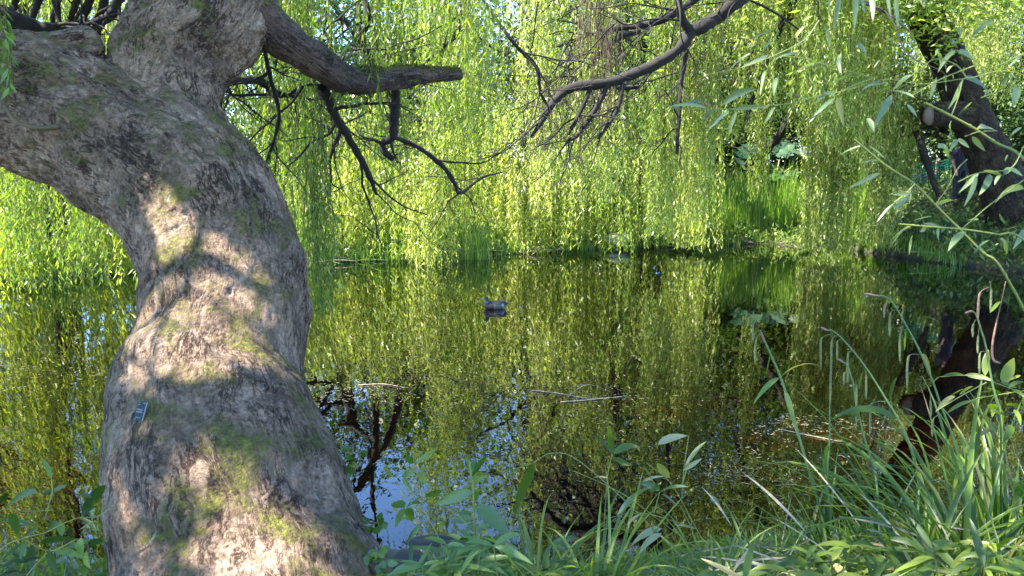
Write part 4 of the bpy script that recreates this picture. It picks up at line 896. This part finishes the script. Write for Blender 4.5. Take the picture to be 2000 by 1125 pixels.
plant('bamboo', 'pale out-of-focus bamboo spray across the upper right, longest leaf fan at its left tip', 'bamboo', (1.9, 1.3, .85),
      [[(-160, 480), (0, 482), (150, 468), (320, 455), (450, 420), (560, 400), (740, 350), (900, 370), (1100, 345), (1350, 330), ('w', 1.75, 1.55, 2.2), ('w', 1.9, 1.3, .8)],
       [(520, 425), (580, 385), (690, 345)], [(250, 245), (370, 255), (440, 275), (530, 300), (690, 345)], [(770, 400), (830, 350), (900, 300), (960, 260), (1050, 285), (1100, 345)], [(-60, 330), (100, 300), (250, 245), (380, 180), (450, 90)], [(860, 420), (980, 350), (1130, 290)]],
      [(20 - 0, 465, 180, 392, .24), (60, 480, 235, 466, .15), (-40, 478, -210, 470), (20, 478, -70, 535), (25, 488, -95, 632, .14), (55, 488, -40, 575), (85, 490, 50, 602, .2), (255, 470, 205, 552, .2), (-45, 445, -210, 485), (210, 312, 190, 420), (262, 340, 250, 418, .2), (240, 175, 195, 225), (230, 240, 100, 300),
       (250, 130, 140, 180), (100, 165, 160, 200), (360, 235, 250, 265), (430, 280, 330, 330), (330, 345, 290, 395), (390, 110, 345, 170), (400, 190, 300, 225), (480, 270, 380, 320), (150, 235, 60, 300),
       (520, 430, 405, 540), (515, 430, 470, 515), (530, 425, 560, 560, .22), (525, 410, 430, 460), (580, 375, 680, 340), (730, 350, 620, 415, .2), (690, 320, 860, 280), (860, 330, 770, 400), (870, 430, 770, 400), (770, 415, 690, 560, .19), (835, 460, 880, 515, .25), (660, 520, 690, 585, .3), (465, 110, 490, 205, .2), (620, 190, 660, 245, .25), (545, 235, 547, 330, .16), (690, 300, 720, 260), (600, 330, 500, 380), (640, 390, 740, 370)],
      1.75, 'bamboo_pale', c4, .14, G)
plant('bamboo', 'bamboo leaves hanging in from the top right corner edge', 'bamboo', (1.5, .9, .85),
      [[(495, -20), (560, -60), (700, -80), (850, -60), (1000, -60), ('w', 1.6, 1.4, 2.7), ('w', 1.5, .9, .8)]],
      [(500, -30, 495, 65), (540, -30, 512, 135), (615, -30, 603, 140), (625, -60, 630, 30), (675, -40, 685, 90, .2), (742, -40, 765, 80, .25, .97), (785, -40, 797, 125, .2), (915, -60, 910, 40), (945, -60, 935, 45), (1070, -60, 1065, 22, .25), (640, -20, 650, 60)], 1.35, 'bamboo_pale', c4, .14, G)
plant('bamboo', 'thick yellow-green bamboo cane slanting across the dark leaning willow', 'bamboo', (2.0, 1.6, .85),
      [(4.4, [(915, 452), (1030, 510), (1140, 570), (1230, 630), (1350, 700), ('w', 1.9, 1.9, 1.75), ('w', 2.0, 1.6, .8)]), [(1050, 220), (1130, 265), (1200, 300), (1350, 235)], [(1030, 510), (1060, 430), (1080, 350)], [(1090, 600), (1150, 580), (1230, 575)], [(1350, 640), (1290, 740), (1150, 760), (1060, 800)], [(1350, 380), (1250, 400), (1160, 430)]],
      [(985, 155, 1060, 215, .26), (970, 230, 985, 300, .28), (1050, 220, 970, 320, .14), (1060, 235, 1130, 265, .3), (1050, 285, 1010, 320, .3), (1000, 330, 1010, 405, .3), (965, 340, 935, 440, .22), (1080, 350, 1015, 480, .24), (1085, 345, 1190, 395, .24), (1120, 450, 1060, 510, .25), (1030, 535, 1030, 590, .3), (1120, 600, 1180, 665, .27), (1060, 610, 1110, 650, .25), (1060, 615, 1020, 670, .3), (970, 650, 1020, 700, .25), (1160, 300, 1175, 360, .3), (1210, 400, 1170, 430, .3, .96),
       (1275, 310, 1260, 390, .27), (1300, 330, 1295, 370, .3), (1320, 380, 1295, 470, .28), (1060, 120, 1070, 165, .35), (1220, 90, 1110, 175, .16), (1350, 235, 1280, 300, .18), (1225, 575, 1135, 570, .2), (1280, 680, 1265, 710, .4),
       (1150, 760, 1060, 850, .2), (1140, 770, 1085, 910, .22), (1200, 765, 1150, 860, .24), (1170, 750, 1260, 775, .22), (1290, 740, 1345, 775, .3), (1260, 770, 1300, 740, .3), (1240, 770, 1220, 815, .35), (1350, 700, 1300, 660, .2), (1340, 560, 1290, 600, .2)], 1.95, 'bamboo_pale', c4, .2, G)
plant('bamboo', 'slender bamboo cane drooping over the shaded water below the old willow', 'bamboo', (2.3, 2.0, .85),
      [(3.2, [(600, 610), (740, 725), (870, 810), (960, 900), (1070, 1010), (1170, 1110), (1250, 1180), ('w', 2.1, 2.3, 1.1), ('w', 2.3, 2.0, .8)]), (2.6, [(800, 985), (980, 1000), (1100, 1010), (1230, 1030), (1350, 1055), ('w', 2.25, 2.2, 1.5), ('w', 2.3, 2.0, .8)]), [(960, 900), (1010, 830), (1060, 740), (1100, 700)], [(1070, 1010), (1130, 960), (1200, 900), (1350, 790)], [(870, 810), (830, 850), (780, 890)]],
      [(720, 760, 575, 830, .15), (740, 720, 630, 720, .1), (740, 700, 660, 640, .1), (640, 640, 530, 690, .12), (860, 850, 770, 855, .15), (850, 860, 780, 920, .2), (785, 890, 700, 980, .16), (870, 985, 760, 1060, .15), (860, 1035, 845, 1120, .25), (890, 1020, 940, 1000, .3), (975, 1000, 975, 1060, .3), (1090, 1020, 1015, 1105, .28), (1000, 1010, 900, 985, .14), (1150, 965, 1095, 970, .25), (1240, 940, 1270, 985, .3), (1200, 1055, 1130, 1115, .18), (1245, 1050, 1275, 1115, .3), (1350, 830, 1220, 895, .18), (1350, 1010, 1300, 1095, .3), (1340, 990, 1250, 1010, .15), (960, 900, 1040, 880, .2), (900, 960, 860, 930, .2), (950, 950, 860, 970, .14), (830, 1000, 760, 1090, .14)], 2.15, 'bamboo_pale', c4, .14, G)
plant('bamboo', 'bushy bamboo tuft standing over the sedges at the right edge', 'bamboo', (2.15, 2.6, .75),
      [[(1260, 660), (1440, 650), (1620, 690), (1760, 740), (1880, 800), ('w', 2.1, 3.2, 1.3), ('w', 2.15, 2.6, .7)], [(1230, 910), (1430, 790), (1600, 700)], [(1300, 930), (1500, 830), (1700, 790), (1880, 760)], [(1430, 770), (1560, 930), (1640, 1030), (1720, 1150)], [(1640, 700), (1700, 900), (1730, 1150), ('w', 2.0, 2.8, .7)]],
      [(1440, 650, 1270, 660, .14), (1440, 645, 1650, 690, .22), (1590, 655, 1612, 460, .28), (1720, 715, 1800, 520, .28), (1370, 800, 1225, 920, .22, .98), (1500, 835, 1310, 920, .14), (1400, 790, 1500, 730, .22), (1430, 750, 1330, 800, .2), (1650, 690, 1660, 790, .3), (1700, 790, 1600, 740, .2), (1760, 740, 1880, 700, .2), (1790, 760, 1900, 830, .18), (1640, 760, 1520, 770, .14), (1680, 860, 1640, 960, .25), (1700, 900, 1710, 1080, .22), (1740, 860, 1880, 910, .18), (1560, 930, 1640, 1060, .2), (1640, 1030, 1550, 1100, .3, .99), (1660, 1000, 1650, 1125, .3), (1800, 900, 1850, 1020, .25), (1780, 1010, 1720, 1140, .24), (1860, 800, 1900, 960, .2), (1820, 740, 1700, 700, .15), (1600, 800, 1480, 860, .15), (1730, 950, 1620, 900, .15), (1850, 650, 1760, 690, .2), (1600, 870, 1680, 940, .2)], 2.9, 'bamboo', z4, .2, G)
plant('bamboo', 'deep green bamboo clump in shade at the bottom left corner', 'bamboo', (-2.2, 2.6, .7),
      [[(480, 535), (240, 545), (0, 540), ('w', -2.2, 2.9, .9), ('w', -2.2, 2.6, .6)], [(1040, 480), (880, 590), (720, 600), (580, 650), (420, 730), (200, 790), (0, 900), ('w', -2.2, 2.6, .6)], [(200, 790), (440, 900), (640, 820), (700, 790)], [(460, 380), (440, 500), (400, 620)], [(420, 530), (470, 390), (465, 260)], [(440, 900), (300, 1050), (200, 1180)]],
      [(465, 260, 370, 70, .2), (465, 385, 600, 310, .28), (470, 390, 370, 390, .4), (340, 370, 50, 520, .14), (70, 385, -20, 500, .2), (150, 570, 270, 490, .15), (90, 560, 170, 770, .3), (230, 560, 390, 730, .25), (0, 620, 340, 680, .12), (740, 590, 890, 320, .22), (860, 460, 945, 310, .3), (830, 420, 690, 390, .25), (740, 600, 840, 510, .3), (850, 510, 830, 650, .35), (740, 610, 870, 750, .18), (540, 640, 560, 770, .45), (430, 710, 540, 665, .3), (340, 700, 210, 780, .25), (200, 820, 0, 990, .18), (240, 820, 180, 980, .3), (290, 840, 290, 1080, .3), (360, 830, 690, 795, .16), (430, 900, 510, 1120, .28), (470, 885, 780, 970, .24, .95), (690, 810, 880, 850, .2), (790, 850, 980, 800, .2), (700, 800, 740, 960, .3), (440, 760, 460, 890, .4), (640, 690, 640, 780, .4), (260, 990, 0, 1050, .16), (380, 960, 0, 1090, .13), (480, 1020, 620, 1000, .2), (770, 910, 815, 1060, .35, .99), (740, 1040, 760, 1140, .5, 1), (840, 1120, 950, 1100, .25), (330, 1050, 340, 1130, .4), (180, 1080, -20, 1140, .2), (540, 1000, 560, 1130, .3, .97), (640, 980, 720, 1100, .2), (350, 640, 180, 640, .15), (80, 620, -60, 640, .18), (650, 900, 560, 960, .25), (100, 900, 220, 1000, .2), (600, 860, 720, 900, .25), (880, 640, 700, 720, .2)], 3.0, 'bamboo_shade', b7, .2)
GY = 'low plants on the near bank at the bottom centre'
plant('bamboo', 'yellowing thin bamboo leaning over the water, right of bottom centre', 'bamboo', (1.5, 2.9, .7),
      [[(1240, 580), (1380, 640), (1530, 720), (1720, 860), (1990, 1050), ('w', 1.45, 3.1, .9), ('w', 1.5, 2.9, .6)], [(1620, 540), (1750, 650), (1880, 880), (1990, 1060), ('w', 1.5, 2.9, .6)], [(1400, 830), (1600, 800), (1880, 880)], [(1840, 400), (1815, 570), (1805, 720)], [(1930, 430), (1850, 520), (1810, 640)], [(1690, 690), (1660, 800)]],
      [(1640, 670, 1470, 810, .24, .3), (1700, 700, 1790, 770, .25, .05), (1690, 690, 1840, 665, .22, .05), (1690, 680, 1590, 650, .3, .1), (1665, 650, 1612, 560, .2, .4), (1700, 880, 1540, 970, .2, .85), (1700, 905, 1580, 1015, .2, .8), (1722, 915, 1725, 1010, .32, .2), (1440, 840, 1300, 950, .18, .4), (1680, 445, 1835, 400, .2, 1), (1810, 580, 1910, 515, .2, .6), (1820, 560, 1930, 430, .14, .7), (1740, 620, 1675, 540, .25, .8), (1520, 860, 1600, 800, .14, .9), (1950, 730, 2010, 790, .4, .1), (1600, 640, 1720, 610, .12, .7), (1420, 620, 1350, 615, .14, 1), (1880, 880, 1760, 860, .08, .9), (1640, 690, 1700, 640, .4, .1)], 3.05, 'bamboo_yellow', c7, .18, GY)
plant('bamboo', 'slim bamboo shoot with a whorl of four green leaves against the water', 'bamboo', (.42, 3.2, .62),
      [[(1445, 495), (1425, 580), (1415, 680), (1400, 900), (1390, 1150), ('w', .42, 3.2, .55)]], [(1445, 495, 1330, 395, .2), (1447, 490, 1425, 345, .26), (1450, 495, 1585, 460, .26), (1450, 510, 1547, 556, .25)], 3.2, 'bamboo', c7, .2, GY)
plant('bamboo', 'arching bamboo shoot with two long hanging leaves at bottom centre', 'bamboo', (.9, 2.9, .7),
      [[(1195, 222), (1260, 175), (1330, 145), (1470, 155), (1640, 270), (1900, 500), (2200, 800), (2380, 1000), ('w', .9, 2.9, .6)]], [(1195, 225, 930, 395, .16, .5), (1200, 220, 1038, 645, .22, .3), (1520, 110, 1470, 270, .25, .3), (1540, 120, 1580, 175, .4, .2)], 3.0, 'bamboo', c6, .2, GY)
plant('willowherb', 'upright broad-leaved herb with drooping toothed leaves at bottom centre', 'plant', (-.15, 3.1, .65),
      [(3, [(680, 200), (692, 300), (712, 420), (716, 560), (724, 740), (735, 950), (740, 1250), ('w', -.15, 3.1, .6)])],
      [(693, 330, 612, 108, .2), (705, 335, 842, 150, .42), (712, 385, 832, 320, .4), (705, 445, 395, 555, .26), (715, 545, 762, 415, .42), (728, 575, 1015, 835, .34), (705, 630, 585, 625, .45), (710, 670, 530, 690, .3), (720, 700, 640, 790, .4), (690, 300, 665, 160, .25), (700, 280, 740, 190, .3), (725, 760, 880, 735, .3), (728, 800, 590, 850, .35), (732, 850, 910, 870, .3), (735, 900, 640, 990, .4), (738, 930, 850, 1000, .35)], 3.05, 'herb', c6, .3, GY, canem='cane')
plant('knotweed', 'pale spindly herb with small oval leaves left of the upright broad-leaved herb', 'plant', (-.4, 3.1, .65),
      [[(60, 320), (110, 390), (230, 560), (330, 650), (420, 780), (500, 1000), (540, 1250), ('w', -.4, 3.1, .6)], [(230, 130), (242, 220), (270, 310), (330, 480), (400, 700)], [(150, 340), (200, 430), (260, 500)], [(330, 490), (290, 590), (230, 560)]],
      [(245, 222, 165, 172, .4), (255, 235, 425, 115, .22), (250, 290, 138, 332, .32), (275, 295, 337, 395, .3, 1), (165, 578, 55, 548, .4), (165, 580, 88, 745, .3), (182, 575, 228, 685, .45), (330, 492, 475, 435, .25), (305, 715, 178, 865, .2), (250, 670, 130, 680, .2), (20, 250, 40, 320, .3), (470, 690, 450, 780, .3), (150, 340, 230, 460, .2), (300, 540, 180, 570, .2)], 3.1, 'herb', c6, .3, GY)

# ------------------------------------------------------------------ sedges, grass and low leaves on the near bank
def tuft(name, label, cat, px, py, D, n, L, w, mkey, group, spread=.10, lean=.45, droop=2.3):
    b = P(px, py, D); z = float(height(b[:1], b[1:2])[0]); b[2] = z; T = thing(name, label, cat, b, group); mb = MB()
    for _ in range(n):
        a = R.uniform(0, 6.28); o = b + A(math.cos(a), math.sin(a), 0) * abs(R.normal()) * spread; o[2] = z - .03; l = R.uniform(*L); m = 12
        ph = R.uniform(.05, lean) ; kk = R.uniform(.3, 1) * droop; t = np.linspace(0, 1, m); th = ph + kk * t ** 1.6; a2 = a + R.normal() * .35 + t * R.normal() * .3
        st = np.stack([np.cos(a2) * np.sin(th), np.sin(a2) * np.sin(th), np.cos(th)], -1) * l / m; p = o + np.cumsum(np.vstack([[0, 0, 0], st[:-1]]), 0)
        hint = nrm(np.stack([-np.cos(a2) * np.cos(th), -np.sin(a2) * np.cos(th), np.sin(th)], -1) + R.normal(size=3) * .25)
        blade(mb, p, w * R.uniform(.6, 1.15), hint, R.uniform(), .22, lambda t: np.minimum(1, .5 + t * 4) * (1 - t ** 3))
    mb.build('leaves', M[mkey], T); return T
GS = 'pendulous sedges on the near bank'
sedges = [('tall sedge with upright blades at the right edge below the bamboo tuft', 1905, 1180, 2.75, 80, (.75, 1.2), 0.0224), ('dense sedge in the bottom right corner', 1985, 1230, 2.3, 70, (.6, .95), 0.0208),
          ('sedge with wide arching blades left of the tall upright sedge', 1790, 1190, 2.75, 60, (.55, .9), 0.0208), ('sedge whose blades fan low to the left over the water', 1620, 1150, 3.05, 48, (.4, .75), 0.0176),
          ('small sedge at the bottom edge between fanning sedge and corner', 1700, 1290, 2.35, 56, (.4, .65), 0.0176), ('sedge spray at the bottom edge with long drooping blades', 1530, 1230, 2.6, 36, (.4, .65), 0.0144), ('sedge partly behind the bamboo tuft', 1960, 1080, 3.25, 60, (.6, 1.0), 0.0192)]
S_ = []
for l_, px, py, D, n, L_, w_ in sedges: S_.append(tuft('sedge', l_, 'sedge', px, py, D, n, L_, w_, 'sedge', GS))
def spikes(T, stem_pts, cats, D, leaves=(), r=2.2, conv=z4, tip=True):
    q = [P(*conv(*p), D) if p[0] != 'w' else np.array(p[1:]) for p in stem_pts]; q = even(q); qs = catmull(q, len(q) * 6); mb = MB(); tube(mb, qs, np.linspace(r * .6, r * 1.15, len(qs)) * D / F, 7); st = mb.build('flower_stem', M['sedge_stem'], T)
    if tip:
        mb = MB(); m = 9; tube(mb, qs[:m], np.interp(np.arange(m), [0, 2, m - 1], [1.0, 2.4, 1.8]) * D / F, 8); mb.build('catkin', M['catkin_brown'], st)
    for c in cats:
        brown = c[-1] == 'b'; pts = [p for p in c if p != 'b']; q2 = catmull([P(*conv(*p), D - .01) for p in pts], 20); mb = MB()
        tube(mb, q2, np.interp(np.arange(20), [0, 6, 8, 16, 19], [.6, .7, 1.9, 2.4, 1.1]) * D / F, 8, rough=.12); mb.build('catkin', M['catkin_brown' if brown else 'catkin'], st)
    if leaves:
        for l in leaves: mb = MB(); leaf_px(mb, conv(l[0], l[1]), conv(l[2], l[3]), D, l[4], arch=.16); mb.build('leaf', M['sedge'], st)
M['sedge_stem'] = simple('sedge_stem', (.085, .15, .035), .55, (.06, .11, .025), 12)
rt = lambda k, dx=0: ('w', S_[k].location[0] + dx, S_[k].location[1], S_[k].location[2])
spikes(S_[2], [(385, 298), (430, 318), (475, 325), (560, 400), (700, 570), (800, 720), (880, 850), (960, 980), (1020, 1120), (1100, 1400), rt(2)], [[(460, 345), (400, 370), (385, 420), (387, 610)], [(500, 355), (470, 385), (462, 500), (455, 880)], [(540, 382), (508, 400), (505, 450), (506, 545)], [(615, 465), (588, 485), (583, 540), (584, 705)], [(870, 838), (770, 850), (748, 900), (748, 1100)]], 3.0, [(885, 850, 942, 665, .17), (960, 975, 455, 975, .09)])
spikes(S_[0], [(705, 52), (790, 65), (860, 75), (920, 130), (1020, 300), (1110, 470), (1200, 680), (1270, 880), (1360, 1125), (1440, 1450), rt(0)], [[(905, 105), (865, 120), (850, 170), (848, 228), 'b'], [(940, 165), (900, 185), (890, 240), (890, 368)], [(1025, 305), (975, 330), (965, 390), (965, 560)], [(1120, 495), (1040, 500), (1020, 570), (1018, 752)], [(1190, 780), (1188, 830), (1192, 890), (1190, 960)], [(1270, 930), (1215, 960), (1203, 1020), (1202, 1100)]], 2.9, [(1125, 495, 1200, 695, .14), (1010, 320, 1000, 470, .12), (1210, 700, 1270, 655, .2)])
spikes(S_[2], [(512, 528), (545, 550), (580, 580), (620, 700), (650, 880), (710, 1125), (790, 1400), rt(2, -.1)], [[(590, 615), (565, 625), (555, 660), (557, 718)], [(598, 620), (584, 640), (582, 665), (583, 706)], [(628, 715), (645, 720), (648, 800), (645, 1050)], [(715, 610), (718, 650), (719, 720), (717, 830)]], 2.95, [(660, 890, 610, 1000, .2), (700, 620, 668, 755, .2)])
spikes(S_[3], [(-60, 320), (-20, 410), (30, 520), (90, 660), (170, 900), (230, 1110), (330, 1450), (420, 1800), rt(3)], [[(-90, 240), (-110, 300), (-112, 400)], [(-50, 330), (-85, 380), (-95, 460), (-95, 560)]], 3.1, [(95, 660, 400, 592, .12), (85, 665, -110, 860, .14), (-15, 640, 25, 440, .14), (120, 760, 215, 1100, .12)], 2.8)
spikes(S_[3], [(462, 590), (458, 700), (452, 900), (450, 1120), (440, 1500), rt(3, .1)], [], 3.05, [(440, 1150, 455, 1500, .09)], 2.0, tip=False)
spikes(S_[6], [(1440, 195), (1490, 180), (1525, 210), (1560, 320), (1590, 420), (1635, 670), (1700, 1000), rt(6)], [[(1620, 0), (1555, 40), (1540, 120), (1535, 255), 'b'], [(1625, -40), (1632, 20), (1632, 90), (1628, 190)], [(1520, 240), (1505, 270), (1497, 310), (1500, 372)], [(1545, 300), (1538, 360), (1535, 420), (1535, 490)], [(1590, 475), (1555, 480), (1548, 540), (1548, 645)], [(1740, -40), (1705, 120), (1645, 400), (1648, 530), (1700, 560), 'b']], 2.8, [(1625, 190, 1705, 110, .2)])
GG = 'grass tufts on the near bank'
for l_, px, py, D, n, L_, w_, mk in [('bright grass tuft with curling blades at bottom centre', 1050, 1110, 2.9, 40, (.45, .8), .017, 'grass'), ('bright grass tuft right of bottom centre, blades arching right', 1160, 1130, 2.8, 42, (.45, .8), .017, 'grass'),
        ('thin grass tuft on the bank below the yellowing bamboo', 1395, 1170, 2.9, 30, (.3, .6), .013, 'grass'), ('grass tuft at the bottom edge left of the fanning sedge', 1460, 1190, 2.6, 34, (.4, .7), .015, 'grass'), ('low grass tuft in front of the bright curling tuft', 1100, 1240, 2.5, 34, (.4, .6), .014, 'grass')]:
    tuft('grass_tuft', l_, 'grass', px, py, D, n, L_, w_, mk, GG, .06, .5, 2.3)
def low_leaves(label, px, py, D, n, w, h, mkey, ll=(.07, .15)):
    b = P(px, 1250, D); b[2] = float(height(b[:1], b[1:2])[0]); T = thing('low_bamboo', label, 'bamboo', b, 'low leafy bamboo on the near bank'); lf, st = MB(), MB()
    for _ in range(n):
        c = P(px + R.normal() * w, py + abs(R.normal()) * h, D + R.normal() * .15); base = A(c[0] + R.normal() * .05, c[1] + R.normal() * .05, b[2]); 
        if c[2] < b[2] + .08: c[2] = b[2] + R.uniform(.08, .2)
        st = MB(); tube(st, catmull([base, (base + c) / 2 + R.normal(size=3) * .03, c], 7), .0022, 5); st.build('cane', M['cane'], T)
        for k in range(R.integers(3, 6)):
            a = R.uniform(0, 6.28); d = nrm(A(math.cos(a), math.sin(a) * .8 - .2, R.uniform(-.15, .7))); l = R.uniform(*ll); s = np.linspace(0, 1, 7)[:, None]
            p = c + d * s * l - A(0, 0, 1) * s ** 2 * l * R.uniform(.05, .5); blade(lf, p, l * R.uniform(.12, .18), nrm(A(0, -.5, 1) + R.normal(size=3) * .35), R.uniform(), .12)
    lf.build('leaves', M[mkey], T)
for a in [('leafy low bamboo at bottom centre under the drooping herb leaves', 930, 1060, 3.05, 34, 60, 40, 'herb'), ('leafy low bamboo at the bottom edge left of the grass tufts', 860, 1090, 2.9, 26, 50, 30, 'herb'), ('leafy low bamboo among the bright grass tufts', 1090, 1110, 2.9, 20, 80, 30, 'bamboo'),
          ('low bamboo at the bottom edge under the fanning sedge', 1620, 1090, 2.5, 22, 90, 30, 'bamboo'), ('low bamboo with broad leaves among the middle sedges', 1760, 1060, 2.5, 18, 80, 40, 'bamboo'), ('low bamboo leaves in the bottom right corner', 1920, 1090, 2.2, 16, 70, 30, 'bamboo'), ('sparse low bamboo right of the yellowing cane', 1480, 1110, 2.7, 14, 70, 25, 'bamboo')]: low_leaves(*a)
lf = MB(); n = 8000; x = R.uniform(-3.2, 4.5, n); y = np.interp(x, NXs, NYs) - np.abs(R.normal(0, .9, n)) - .02
z = height(x, y); p = np.stack([x, y, z - .01], -1); ax = nrm(R.normal(size=(n, 3)) * A(.9, .9, .3) + A(0, 0, .6))
kites(lf, p, ax, nrm(np.cross(ax, rand_unit(n))), R.uniform(.05, .16, n), R.uniform(.006, .02, n), R.uniform(0, 1, n))
tag(lf.build('bank_grass', M['grass'], None, False), 'short grass and small leaves covering the near bank', 'grass', kind='stuff')
# dry stems among the sedges
mb = MB()
for _ in range(60):
    b = P(R.uniform(1420, 2000), R.uniform(1020, 1180), R.uniform(2.4, 3.2)); d = nrm(A(R.normal(), R.normal() * .5, R.normal() * .4)); l = R.uniform(.15, .45)
    s = np.linspace(0, 1, 6)[:, None]; blade(mb, b + d * s * l + A(0, 0, -.15) * s ** 2 * l, R.uniform(.004, .009), A(0, -1, .4), R.uniform(.9, 1), .1)
tag(mb.build('dry_litter', M['dead']), 'dry straw-coloured stalks and dead blades tangled among the sedges', 'litter', kind='stuff')
